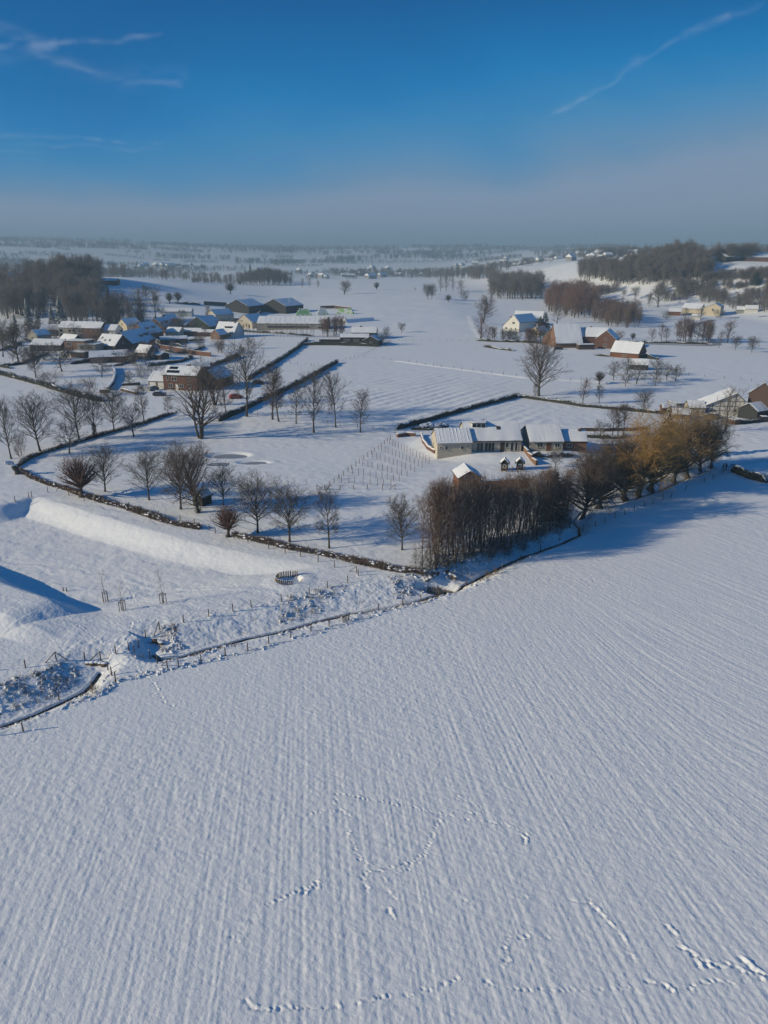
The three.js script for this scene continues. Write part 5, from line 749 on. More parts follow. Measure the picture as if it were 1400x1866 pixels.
// ---------------------------------------------------------------- the village on the left
const rowG = 'joined village houses';
{
  const r1 = house('terraced_house', 'cream row house with dark windows in two storeys', { at: [132, 616], w: 15.5, l: 9, hw: 5.6, rise: 3.0, yaw: -10, wall: B.cream, frames: B.frameDark, win: ['f -6.2 3.5 1.8 1.2 3', 'f -1.0 3.5 1.5 1.2 2', 'f 1.6 3.5 1.5 1.2 2', 'f 5.2 3.5 1.5 1.2 2', 'f -5.9 0.8 2.2 1.4 3', 'f 0 0.8 2.0 1.3 2', 'f 2.9 0.8 1.5 1.3 2', 'f 5.8 0.8 1.4 1.3 2'], door: ['f -2.2 1.1 2.2 d', 'f 4.2 0.9 2.2 d'], chimney: [[0, 0, 0.7, 0.7]] });
  house('terraced_house', 'red brick house joined to the right of the cream row house', { at: [168, 617], w: 12, l: 9, hw: 5.6, rise: 3.0, yaw: -10, wall: B.brick, win: ['f -3.0 4.4 0.5 0.5', 'f 0 4.4 0.5 0.5', 'f 3.0 4.4 0.5 0.5', 'f -4.6 0.8 0.9 1.8', 'f 1.0 2.0 0.5 0.4', 'f 3.4 2.0 0.5 0.4'], chimney: [[5.2, 0, 0.8, 0.7]] });
  const r3 = house('half_timbered_house', 'low half timbered white house at the right end of the row', { at: [199, 617], w: 9, l: 8, hw: 4.4, rise: 2.8, yaw: -10, wall: B.white, win: ['f -0.6 2.6 0.9 0.9', 'f 1.4 0.3 1.3 1.9 2'] });
  timber(r3, ['f -4.4 0 -4.4 4.3', 'f -2.6 0 -2.6 4.3', 'f 0.2 0 0.2 4.3', 'f 2.6 0 2.6 4.3', 'f 4.4 0 4.4 4.3', 'f -4.4 2.3 4.4 2.3', 'f -4.4 4.3 4.4 4.3']); void r1;
  house('barn', 'grey shed with an even snowy roof beside the tall fir', { cat: 'barn', at: [92, 613], w: 10.5, l: 9, hw: 3.6, rise: 2.6, yaw: 8, wall: B.grey, win: ['f -2 1.0 1.4 1.0 2', 'f 2 1.0 1.4 1.0 2'], door: ['f 0.2 1.1 2.1 d'] });
  house('house', 'small house with one sunny roof side left of the grey shed', { at: [62, 620], anchor: [-3.5, 0], w: 8, l: 9.5, hw: 2.8, rise: 2.6, yaw: 55, wall: B.concrete, win: ['l 0 1 1.2 1.1 2'] });
  house('house', 'low brown house with a wide snowy roof behind the round garden trees', { at: [84, 640], w: 16, l: 10, hw: 2.8, rise: 2.4, yaw: -6, wall: B.brickDark, win: ['f -4 0.8 1.5 1.2 2', 'f 3 0.8 1.5 1.2 2'] });
  house('house', 'house with a steep white roof left of the flat roofed villa', { at: [117, 638], w: 11, l: 10, hw: 3.0, rise: 4.0, yaw: -32, wall: B.brickDark, win: ['f 0 0.8 1.5 1.2 2'] });
  house('villa', 'brick villa with a flat snowy roof and a white bay window', { cat: 'villa', at: [138, 643], w: 11, l: 8, hw: 5.4, rise: 0, yaw: -12, wall: B.brickPale, win: ['f -2.8 3.2 2.4 1.7 2', 'f 2.5 1.0 2.2 1.5 2'] });
  house('villa', 'lower flat roofed white wing of the brick villa', { cat: 'villa', at: [159, 644], w: 9.5, l: 7, hw: 4.0, rise: 0, yaw: -12, wall: B.concrete, win: ['f -2.2 1.9 2.2 1.5 2', 'f 1.6 1.9 1.6 1.5 2'] });
  house('garage', 'low flat garage in front of the brick villa', { cat: 'garage', at: [133, 652], w: 12, l: 6, hw: 2.4, rise: 0, yaw: -12, wall: B.brickDark, door: ['f -2 2.4 2.0', 'f 3 2.4 2.0 d'] });
  house('house', 'house with a large bright roof and three skylights', { at: [193, 641], w: 13, l: 11, hw: 3.0, rise: 4.6, yaw: -26, wall: B.brickDark, skylight: ['f -4.4 0.62', 'f -1.6 0.42', 'f 1.2 0.45'], win: ['r 0 3.6 1.0 1.0', 'f 2 0.8 1.4 1.2 2'] });
  house('house', 'low brick house with a small gable and pale windows in front of the skylight roof', { at: [200, 661], w: 16, l: 8, hw: 2.5, rise: 2.2, yaw: 18, wall: B.brickPale, win: ['f -6.2 0.7 1.4 1.2 2', 'f -4.0 0.7 1.4 1.2 2', 'f 4 0.7 1.3 1.1 2', 'l 0 0.8 1.3 1.2 2'], door: ['f 0.4 1.0 2.0 d'] });
  house('porch', 'small projecting gable with a white roof on the low brick house', { cat: 'porch', at: [208, 660], anchor: [-2, 0], w: 4.5, l: 4.4, hw: 2.3, rise: 1.4, yaw: 92, wall: B.brickPale, win: ['l 0 0.6 1.3 1.3 2'] });
  for (const [u, v, w, label, dm] of [[222, 637, 22, 'foremost of the long blue roofed brick houses with its sunlit gable', ['b 2 3 0.3', 'b 7 3 0.35']], [252, 619, 17, 'middle of the long blue roofed brick houses, with two dormers', ['b -4 3 0.35', 'b 3 3 0.35']], [284, 607, 16, 'rear of the long blue roofed brick houses, with a chimney', ['b 0 3 0.4']]])
    house('terraced_house', label, { at: [u, v], anchor: [-w / 2, 0], w, l: 12.5, hw: 3.0, rise: 5.4, yaw: 78, wall: B.brickPale, win: ['l -2.4 1.0 1.2 1.3 2', 'l 2.0 1.0 1.4 1.3 2', 'l 0 4.0 1.2 1.2 2', 'b -3 0.9 1.4 1.2 2', 'b 3 0.9 1.4 1.2 2'], dormer: dm.map((s) => s.replace('b', 'f')), chimney: [[-w / 2 + 1.2, 0, 1.1, 0.9]], group: rowG });
  house('house', 'yellow gabled house peeping over the long blue roofs', { at: [228, 606], anchor: [-4, 0], w: 11, l: 8, hw: 4.6, rise: 3.4, yaw: 60, wall: B.yellow, win: ['l 0 4.4 1.0 1.2'] });
  const sm = house('house', 'small brick house with a bright roof and a white door among the gardens', { at: [258, 655], w: 7.6, l: 7.2, hw: 2.9, rise: 3.0, yaw: -28, wall: B.brickPale, win: ['f -1.8 0.9 1.2 1.2 2'], door: ['f 1.6 1.2 2.1'] }); void sm;
  house('shed', 'low lean-to with a shaded snowy roof right of the small brick house', { cat: 'shed', at: [281, 655], w: 8, l: 5.5, hw: 2.0, rise: 0.9, yaw: -28, wall: B.brickDark, win: ['f 0 0.7 1.0 0.9'] });
  house('shed', 'small outbuilding with a bright flat roof behind the small brick house', { cat: 'shed', at: [259, 634], w: 7.5, l: 4, hw: 2.4, rise: 1.3, yaw: -18, wall: B.brickPale });
  house('shed', 'long low shed with a blue shaded roof behind the brick garden wall', { cat: 'shed', at: [318, 626], w: 14, l: 6, hw: 2.2, rise: 1.3, yaw: 20, wall: B.darkBoard, win: ['f 0 0.8 1.2 0.9 2'] });
  house('house', 'pale low house with a bright roof behind the village gardens', { at: [315, 613], w: 9, l: 7, hw: 2.5, rise: 2.2, yaw: -16, wall: B.cream, win: ['f -1 0.8 1.3 1.1 2'] });
  house('shed', 'dark shed with a pale roof left of the white roofed low garage', { cat: 'shed', at: [347, 612], w: 12, l: 6, hw: 2.5, rise: 1.5, yaw: -8, wall: B.brickDark });
  house('garage', 'low garage with a bright snowy roof beside the dormer house', { cat: 'garage', at: [378, 613], w: 11, l: 6, hw: 2.2, rise: 1.2, yaw: -6, wall: B.brickDark, door: ['f 2 2.4 2.0 d'] });
  house('barn', 'dark green barn with a wide gable and one blue shaded roof side', { cat: 'barn', at: [363, 602], anchor: [-7, 0], w: 16, l: 18, hw: 2.6, rise: 5.4, yaw: 68, wall: B.greenBoard, win: ['l -3 1.0 1.4 1.0 2'] });
  house('house', 'white roofed house with a long dormer and a chimney by the farm lane', { at: [410, 615], w: 13, l: 10, hw: 2.8, rise: 5.2, yaw: -22, wall: B.white, win: ['f 3.4 0.8 1.6 1.2 2'], dormer: ['f 1.5 4.6 0.34'], dormerM: B.darkBoard, chimney: [[4.4, 0.4, 0.9, 0.8]], chim: B.brick });
  house('annex', 'small brick gable annex before the dormer house', { cat: 'annex', at: [396, 618], anchor: [-2, 0], w: 7, l: 6.5, hw: 2.5, rise: 2.6, yaw: 62, wall: B.brickPale, win: ['l 0 0.8 1.4 1.3 2'] });
  house('house', 'cream house with a blue shaded roof behind a bare tree', { at: [393, 586], anchor: [-4, 0], w: 15, l: 11, hw: 4.6, rise: 3.4, yaw: 48, wall: B.cream, win: ['l 0 2.4 1.4 1.2 2', 'l -3 0.8 1.2 1.2', 'f -3 1.0 1.4 1.2 2', 'f 3 1.0 1.4 1.2 2'] });
  house('shed', 'long white shed with an even roof at the meadow edge', { cat: 'shed', at: [325, 576], w: 19, l: 8, hw: 3.0, rise: 2.0, yaw: 4, wall: B.white, win: ['f -3 1.2 1.4 1.0 2'] });
  house('shed', 'little shed with a shaded peaked roof before the long white shed', { cat: 'shed', at: [303, 588], anchor: [-3, 0], w: 8, l: 8, hw: 2.4, rise: 3.0, yaw: 58, wall: B.darkBoard });
  wall('garden_wall', 'long red brick garden wall behind the small brick house', gpath('290,635 320,640 350,646 385,650'), 2.0, 0.4, B.brick);
  house('cottage', 'far left cottage with a bright roof among the trees', { cat: 'cottage', at: [18, 497], w: 20, l: 12, hw: 4, rise: 4.4, yaw: -20, wall: B.white });
  house('cottage', 'far left house with a blue shaded roof among the trees', { cat: 'cottage', at: [24, 519], anchor: [-5, 0], w: 18, l: 13, hw: 4, rise: 6, yaw: 60, wall: B.brickDark });
  house('shed', 'long dark shed at the edge of the village wood', { cat: 'shed', at: [193, 519], w: 20, l: 8, hw: 3.4, rise: 1.6, yaw: 0, wall: B.brickDark });
}
// the farm behind the village
{
  house('barn', 'left dark farm barn with a snowy left roof and a shaded right roof', { cat: 'barn', at: [434, 569], anchor: [-9, 0], w: 20, l: 22, hw: 4.6, rise: 4.6, yaw: 64, wall: B.darkBoard });
  house('barn', 'right dark farm barn with a blue shaded roof and a pale plinth', { cat: 'barn', at: [503, 570], anchor: [-9, 0], w: 22, l: 24, hw: 5.4, rise: 5.0, yaw: 58, wall: B.darkBoard });
  const lb = house('barn', 'long low cow barn with a wide snowy roof and an open dark front', { cat: 'barn', at: [532, 601], w: 43, l: 16, hw: 3.6, rise: 3.6, yaw: -4, wall: B.concrete, roof: B.metal, snowT: 0.12, win: ['f -2 0.9 26 1.6 18', 'f 18 0.9 4 1.2 3'] });
  for (let i = 0; i < 12; i++) { const g = new THREE.CapsuleGeometry(0.13, 6.4, 3, 6); g.rotateX(Math.PI / 2); const m = part('snow_ridge', g, B.roofSnow, lb); m.position.set(-17 + i * 3.05, 3.6 + 1.8 + 0.3, 4.0); m.rotation.x = Math.atan2(3.6, 8); }
  house('farmhouse', 'cream gabled farmhouse with a shaded roof in front of the cow barn', { cat: 'farmhouse', at: [449, 597], anchor: [-5, 0], w: 13, l: 15, hw: 3.4, rise: 4.6, yaw: 52, wall: B.cream, win: ['l -2 3.6 1.0 1.2', 'l -4 0.9 1.1 1.2', 'l -1 0.9 1.1 1.2', 'l 2 0.9 1.1 1.2'], door: ['l 4.6 1.2 2.1 d'] });
  wall('yard_wall', 'dark wall round the snowy farm yard left of the cow barn', gpath('412,585 440,586 468,577 476,571'), 2.0, 0.5, B.brickDark);
  wall('yard_wall', 'far dark wall at the meadow side of the left barn', gpath('372,556 392,557 413,558'), 3.0, 0.6, B.brickDark);
  wall('yard_wall', 'dark wall beyond the right farm barn', gpath('584,563 610,562 640,566'), 2.4, 0.6, B.brickDark);
  const bales = (label, u, v, nx, nz, ny, yaw, greenish) => { const t = thing('bale_stack', label, 'bale stack', ground(u, v), yaw * Math.PI / 180), rnd = rngOf(u), cyl = new THREE.CylinderGeometry(0.72, 0.72, 1.25, 12); cyl.rotateX(Math.PI / 2); for (let y = 0; y < ny; y++) for (let z = 0; z < nz - y; z++) for (let x = 0; x < nx - y; x++) { const b = part('bale', cyl, rnd() < greenish ? B.baleGreen : B.baleWhite, t); b.position.set((x - (nx - y) / 2) * 1.5, 0.7 + y * 1.25, (z - (nz - y) / 2) * 1.3); if (y === ny - 1 || x === nx - y - 1) { const s = new THREE.Mesh(baleSnow, branchSnow); s.name = 'snow_cap'; b.add(s); } } return t; };
  const baleSnow = new THREE.SphereGeometry(0.7, 8, 4, 0, 6.2832, 0, 1.2); baleSnow.scale(0.9, 0.6, 1); baleSnow.translate(0, 0.42, 0);
  bales('left stack of green and white wrapped bales behind the cow barn', 556, 575, 8, 4, 4, 10, 0.55); bales('middle stack of white wrapped bales', 590, 574, 6, 4, 4, 12, 0.1); bales('right stack of green wrapped bales at the silage heap', 630, 572, 9, 3, 3, -10, 0.6);
  { const p = ground(626, 588), t = thing('silage_clamp', 'long silage heap under a snowy sheet with one shaded side', 'silage heap', p, -0.9), s = new THREE.Shape(); s.moveTo(-5.5, -0.5); s.lineTo(5.5, -0.5); s.lineTo(3.2, 2.0); s.quadraticCurveTo(0, 3.0, -3.2, 2.0); s.closePath(); const g = new THREE.ExtrudeGeometry(s, { depth: 22, bevelEnabled: true, bevelSize: 0.3, bevelThickness: 0.8, bevelSegments: 3 }); g.translate(0, 0, -22); part('heap', g, B.roofSnow, t); part('sheet', box(0, 0.7, 0.85, 8, 1.4, 0.1), B.tarp, t); }
  house('farmhouse', 'low dark farmhouse with stepped white roofs in front of the meadow', { cat: 'farmhouse', at: [646, 628], w: 15, l: 8, hw: 3.6, rise: 1.4, yaw: -3, wall: B.darkBoard, win: ['f -4 1.8 3.0 1.0 3', 'f 1 1.8 3.0 1.0 3'] });
  house('house', 'pale roofed house behind the low dark farmhouse', { at: [663, 618], w: 14, l: 9, hw: 3.4, rise: 2.6, yaw: -4, wall: B.darkBoard, chimney: [[-2, 0, 0.7, 0.8]] });
  house('annex', 'small dark gable with a white roof edge at the right end of the low farmhouse', { cat: 'annex', at: [677, 630], anchor: [-3, 0], w: 8, l: 8.5, hw: 2.6, rise: 2.2, yaw: 76, wall: B.darkBoard, win: ['l 0 0.7 1.4 1.4 2'] });
  house('shed', 'flat lean-to with a snowy roof left of the low dark farmhouse', { cat: 'shed', at: [606, 626], w: 14, l: 6, hw: 2.0, rise: 0, yaw: -2, wall: B.darkBoard });
}
// the houses on the right
{
  house('house', 'white gabled house with a long asymmetric snowy roof in the meadow', { at: [936, 603], anchor: [-6, 0], w: 17, l: 12.5, hw: 5.4, hb: 3.0, rise: 4.2, ridge: 1.5, yaw: 40, wall: B.white, win: ['l 1.8 4.4 2.0 1.3 2', 'l 0.2 1.0 1.0 1.1', 'l -3.8 1.0 1.6 1.2 2', 'l 3.6 1.0 1.0 1.2'], chimney: [[-7.4, -1.5, 0.6, 0.7]] });
  house('barn', 'long white roofed barn wing behind the white gabled house', { cat: 'barn', at: [962, 592], w: 19, l: 9, hw: 4.2, rise: 4.2, yaw: -18, wall: B.grey, win: ['f 0 1.4 1.6 1.0 2'] });
  house('cottage', 'small cream cottage with a snowy chimney beside the round conifers', { cat: 'cottage', at: [991, 611], w: 8, l: 7, hw: 2.4, rise: 2.2, yaw: 40, wall: B.yellow, win: ['l 0 0.8 1.2 1.2 2'], chimney: [[-2, 0, 1.4, 0.8]], chim: B.white });
  house('barn', 'big red brick barn with a steep broad snowy roof', { cat: 'barn', at: [1037, 634], w: 13.5, l: 14, hw: 2.6, rise: 8.4, yaw: 4, wall: B.brickPale, win: ['l -2 4.2 0.8 1.0', 'l 1.5 1.0 1.2 1.4'], over: 0.5 });
  house('barn', 'narrow brick gable to the left of the big red barn', { cat: 'barn', at: [1004, 628], anchor: [-3, 0], w: 9, l: 8, hw: 3.4, rise: 5.0, yaw: 60, wall: B.brickPale, win: ['l 0 3 0.9 1.2'] });
  house('house', 'dark fronted brick house between the big barn and the red house', { at: [1067, 632], w: 8.5, l: 9, hw: 5.0, rise: 4.0, yaw: 4, wall: B.brickDark, win: ['f 0 0.8 1.4 1.3 2', 'f 0 3.2 1.4 1.1 2'], chimney: [[3.6, 0, 0.8, 0.8]] });
  house('shed', 'flat snow covered lean-to before the dark fronted brick house', { cat: 'shed', at: [1069, 637], w: 8, l: 4, hw: 2.2, rise: 0, yaw: 4, wall: B.brickDark });
  house('house', 'red brick house with a white roof at the right end of the farm', { at: [1086, 633], w: 11, l: 10, hw: 5.2, rise: 4.0, yaw: -10, wall: B.brick, win: ['f -2 0.9 1.2 1.3 2', 'f 2 3.2 1.2 1.2 2'] });
  house('house', 'red brick gable with one bright roof side at the farm edge', { at: [1104, 634], anchor: [-3, 0], w: 11, l: 10, hw: 4.4, rise: 4.2, yaw: 64, wall: B.brick, win: ['l 0 1.0 1.4 1.3 2', 'l 0 4.0 1.0 1.1'] });
  house('barn', 'low barn with a bright tilted roof right of the red farm', { cat: 'barn', at: [1137, 652], w: 13, l: 11, hw: 2.2, rise: 4.4, yaw: -36, wall: B.wood, win: ['f 0 0.6 1.2 0.9'] });
  house('shed', 'little shed with a white roof among the orchard trees', { cat: 'shed', at: [1163, 674], w: 7.5, l: 5, hw: 2.0, rise: 2.0, yaw: -16, wall: B.darkBoard });
  const hb = house('barn', 'half timbered white barn with a long snowy roof slope', { cat: 'barn', at: [1318, 757], anchor: [-4, 0], w: 8, l: 10.8, hw: 4.3, hb: 2.8, rise: 2.2, ridge: 2.9, yaw: 82, wall: B.white, win: ['l 3 1.0 1.0 1.0'], overGable: 0.5 });
  timber(hb, ['l 5.3 0 5.3 4.2', 'l 2.9 0 2.9 6.3', 'l 0.9 0 0.9 5.4', 'l -1.3 0 -1.3 4.5', 'l -3.4 0 -3.4 3.6', 'l -5.3 0 -5.3 2.8', 'l -5.3 1.4 5.3 1.4', 'l -5.3 2.7 5.3 2.7', 'l -1.5 4.2 5.3 4.2', 'l -5.2 0.2 -3.6 1.3']);
  house('house', 'small cream house with an even snowy roof left of the half timbered barn', { at: [1269, 757], w: 4.6, l: 5.4, hw: 2.2, rise: 1.5, yaw: -8, wall: B.cream, win: ['f 0 0.9 0.6 0.7', 'f 1.5 0.9 0.6 0.7'] });
  house('shed', 'blue sided shed between the cream house and the half timbered barn', { cat: 'shed', at: [1284, 757], w: 1.8, l: 4, hw: 2.2, rise: 0, yaw: 0, wall: mat(0.03, 0.09, 0.22) });
  house('hut', 'round shouldered ochre hut with a snowy roof behind the conifer', { cat: 'hut', at: [1241, 764], w: 4.8, l: 4.2, hw: 1.3, rise: 1.2, yaw: -14, wall: B.woodPale, win: ['f 0 0.5 0.7 0.7'] });
  house('hut', 'low brick hut with snow at the end of the field wall', { cat: 'hut', at: [1219, 752], w: 4, l: 2.4, hw: 1.4, rise: 0.9, yaw: -4, wall: B.brick });
  house('hut', 'open white walled pen beside the ochre hut', { cat: 'pen', at: [1243, 747], w: 5, l: 4, hw: 1.8, rise: 0, yaw: 6, wall: B.white });
  house('house', 'red brick house at the right frame edge', { at: [1428, 762], w: 9, l: 9, hw: 6.2, rise: 3.6, yaw: 30, wall: B.brickDark, win: ['l 0 1 1.2 1.3 2'] });
  house('shed', 'low shed with a blue shaded roof at the right frame edge', { cat: 'shed', at: [1394, 764], w: 8, l: 6, hw: 2.6, rise: 1.8, yaw: 30, wall: B.darkBoard });
  wall('garden_wall', 'rounded red brick wall at the road on the right', gpath('1326,771 1336,774 1346,773'), 1.4, 0.8, B.brick, { step: 1 });
  hedge('garden_hedge', 'snow capped dark hedge right of the rounded brick wall', gpath('1346,773 1365,771 1386,769'), 1.5, 1.4, hedgeDark, { bristle: 20, snow: 0.8 });
  // the hamlet at the foot of the valley side
  house('house', 'cream house with a bright gable at the bend of the valley road', { at: [1290, 575], anchor: [-6, 0], w: 13, l: 17, hw: 6.4, hb: 3.4, rise: 2.6, ridge: 4, yaw: 56, wall: B.yellow, win: ['l 3 3.8 1.2 1.4', 'l -3 1.0 1.0 1.1', 'b -3 3.4 1.2 1.2', 'b 0 3.4 1.2 1.2', 'b 3 3.4 1.2 1.2'].map((s) => s.replace('b', 'f')) });
  house('house', 'yellow walled house with a broad snowy roof in the hamlet', { at: [1259, 574], w: 14, l: 13, hw: 4.6, rise: 3.6, yaw: -34, wall: B.yellow });
  house('shed', 'small brown shed at the left end of the hamlet', { cat: 'shed', at: [1229, 575], w: 9, l: 8, hw: 2.8, rise: 2.2, yaw: -20, wall: B.wood });
  house('shed', 'small white shed below the hamlet', { cat: 'shed', at: [1268, 582], w: 6, l: 5, hw: 2.2, rise: 1.2, yaw: -20, wall: B.white });
  house('cottage', 'left little snowy cottage among the trees right of the hamlet', { cat: 'cottage', at: [1352, 571], w: 8, l: 7, hw: 2.6, rise: 2.2, yaw: -20, wall: B.grey });
  house('cottage', 'right little snowy cottage among the trees right of the hamlet', { cat: 'cottage', at: [1369, 570], w: 9, l: 7, hw: 2.8, rise: 2.4, yaw: -20, wall: B.white });
}

// ---------------------------------------------------------------- trees, shrubs and lanes of the village
for (const [k, u, v, top, label, o] of [
  ['oak', 34, 662, 598, 'large bare tree at the far left of the village gardens', {}], ['rowDark', 66, 689, 636, 'dark bare tree leaning at the lower edge of the village meadow', {}], ['apple', 113, 677, 632, 'round dense garden tree in front of the flat villa', { wide: 1.2 }],
  ['apple', 186, 688, 654, 'low spreading apple tree in the sunny village meadow', {}], ['apple', 237, 703, 677, 'tiny apple tree right of the shaded village lane', {}], ['bush', 165, 722, 690, 'upright shrub at the lower edge of the village meadow', { cat: 'shrub' }], ['bushGrey', 88, 704, 680, 'pale shrub thicket under the dark leaning tree', { cat: 'shrub', wide: 2 }],
  ['bushGrey', 215, 660, 642, 'rounded shrub before the low brick house', { cat: 'shrub' }], ['bushGrey', 263, 690, 668, 'grey shrub behind the double garage', { cat: 'shrub', wide: 1.6 }], ['bushGrey', 285, 684, 662, 'broad grey shrub left of the solar panel house', { cat: 'shrub', wide: 1.5 }],
  ['farTall', 6, 650, 590, 'bare tree at the left frame edge by the village', {}], ['bush', 97, 630, 612, 'reddish shrub beside the low brown house', { cat: 'shrub' }], ['bushGrey', 402, 640, 622, 'shrub at the paddock left of the farm lane', { cat: 'shrub' }], ['bushGrey', 418, 660, 644, 'shrub at the end of the village hedge', { cat: 'shrub' }],
  ['farTall', 380, 590, 558, 'bare tree in front of the cream house with the blue roof', {}], ['farTall', 375, 614, 592, 'bare garden tree before the dark green barn', {}],
  ['row', 267, 549, 522, 'small round tree alone on the field behind the village', {}], ['pollardGrey', 285, 552, 540, 'left one of three pollards behind the village', {}], ['pollardGrey', 310, 553, 535, 'middle one of three pollards behind the village', {}], ['pollardGrey', 325, 552, 534, 'right one of three pollards behind the village', {}],
  ['apple', 296, 577, 561, 'left ball shaped clipped tree by the long white shed', { wide: 1.2 }], ['apple', 334, 581, 565, 'right ball shaped clipped tree by the long white shed', { wide: 1.2 }],
  ['pollardDark', 420, 535, 517, 'lone pollard in the snowy field behind the barns', { wide: 1.15 }], ['oak', 628, 536, 513, 'round lone oak in the wide snowy field', { wide: 1.3 }], ['pollardGrey', 687, 528, 515, 'small lone pollard right of the round oak', {}],
  ['farTall', 551, 524, 508, 'left one of three thin trees right of the grove', {}], ['farTall', 564, 524, 507, 'middle one of three thin trees right of the grove', {}], ['farTall', 580, 524, 511, 'right one of three thin trees right of the grove', {}],
  ['rowDark', 780, 546, 519, 'left of two dark trees close together in the far meadow', { wide: 1.1 }], ['rowDark', 787, 545, 519, 'right of two dark trees close together in the far meadow', { wide: 1.1 }], ['pollardGrey', 817, 551, 538, 'small pollard beyond the two dark trees', {}], ['farOak', 757, 530, 524, 'tiny conifer like bush in the far meadow', {}],
  ['farTall', 803, 532, 506, 'left slender tree of the far clump', {}], ['farTall', 813, 531, 503, 'tallest slender tree of the far clump', {}], ['farTall', 826, 531, 508, 'right slender tree of the far clump', {}], ['farOak', 841, 532, 511, 'broad tree at the right of the far clump', { wide: 1.1 }], ['bushGrey', 845, 547, 530, 'round bush below the far clump', { cat: 'bush', wide: 1.3 }],
  ['apple', 704, 614, 596, 'left of two small fruit trees in the meadow right of the low farmhouse', {}], ['apple', 732, 606, 588, 'right of two small fruit trees in the meadow right of the low farmhouse', {}], ['bushGrey', 699, 629, 607, 'dense bush at the right end of the low farmhouse', { cat: 'bush', wide: 1.4 }],
  ['oak', 882, 590, 543, 'large bare tree left of the white gabled house', { wide: 1.0 }], ['farRed', 876, 617, 580, 'reddish shrubby tree on the bank below the large tree', { wide: 1.4 }], ['farRed', 901, 620, 598, 'brownish shrub in front of the white gabled house', { wide: 1.4 }], ['farRed', 985, 622, 590, 'reddish bushy tree left of the narrow brick gable', { wide: 1.6 }], ['farOak', 1015, 590, 555, 'grey tree behind the round conifers', {}],
  ['pollardDark', 1092, 700, 679, 'snow topped pollard stump left of the orchard', {}], ['apple', 1118, 693, 660, 'leftmost bare tree of the little orchard', {}], ['apple', 1140, 704, 678, 'foremost small orchard tree', {}], ['apple', 1160, 699, 664, 'wide orchard tree before the little white roofed shed', { wide: 1.3 }], ['apple', 1143, 682, 654, 'orchard tree between the barn and the little shed', { wide: 1.2 }], ['apple', 1196, 684, 656, 'rear right tree of the little orchard', { wide: 1.2 }], ['apple', 1194, 703, 676, 'slim orchard tree right of the foremost one', {}], ['apple', 1215, 693, 666, 'second orchard tree from the right end', { wide: 1.2 }], ['apple', 1231, 695, 668, 'rightmost bare tree of the little orchard', { wide: 1.2 }],
  ['farOak', 1322, 786, 716, 'bare tree with an ivy stem before the half timbered barn', { wide: 0.75 }], ['farOak', 1389, 735, 700, 'bare tree behind the red brick house at the right frame edge', {}], ['farRed', 1376, 752, 727, 'reddish shrub beside the red brick house at the right edge', { wide: 1.3 }],
  ['farRed', 1326, 625, 588, 'reddish tree at the road fork on the right', { wide: 1.1 }], ['farTall', 1310, 634, 606, 'slender tree left of the road fork tree', {}], ['row', 1340, 637, 615, 'left one of two small trees right of the road fork', { wide: 1.1 }], ['row', 1370, 642, 617, 'right one of two small trees right of the road fork', { wide: 1.1 }],
  ['farOak', 1188, 622, 600, 'grey tree standing alone on the valley road', {}], ['bush', 1128, 618, 604, 'shrub behind the red farm at the road', { cat: 'shrub', wide: 1.4 }], ['pollardGrey', 1153, 620, 608, 'small pollard on the valley road', {}],
  ['row', 1137, 541, 528, 'bushy tree on the sloping field of the valley side', { wide: 1.4 }], ['row', 1157, 546, 524, 'bare tree on the sloping field of the valley side', { wide: 1.1 }], ['bushGrey', 1216, 582, 568, 'shrub in front of the small brown shed of the hamlet', { cat: 'shrub', wide: 1.6 }], ['farTall', 1247, 585, 563, 'bare garden tree before the yellow walled house in the hamlet', {}], ['farOak', 1277, 584, 562, 'bare garden tree between the two yellow houses of the hamlet', {}], ['bushGrey', 1310, 580, 566, 'shrub at the right end of the hamlet', { cat: 'shrub', wide: 1.5 }], ['farOak', 1199, 560, 518, 'large tree left above the hamlet', { wide: 1.2 }], ['farOak', 1183, 559, 543, 'small tree below the large hamlet tree', {}],
]) { const t = tree('bare_tree', k, u, v, top, label, o); void t; }
for (const [u, v, top, label] of [[56, 604, 552, 'broad dark fir left of the grey shed'], [98, 601, 560, 'snowy fir behind the grey shed'], [114, 598, 548, 'tall slim dark conifer beside the row house'], [30, 604, 574, 'dark fir at the left end of the village'], [72, 606, 566, 'fir close to the broad dark fir'], [204, 590, 530, 'dark conifer in the trees behind the half timbered house'], [993, 601, 571, 'broad round conifer right of the white gabled house'], [984, 603, 578, 'smaller conifer beside the broad round one'], [1375, 520, 498, 'dark conifer high on the scrubby valley side']]) conifer(u, v, top, label, { wide: v < 605 && u > 900 ? 2.0 : 1.0, snow: u < 120 });
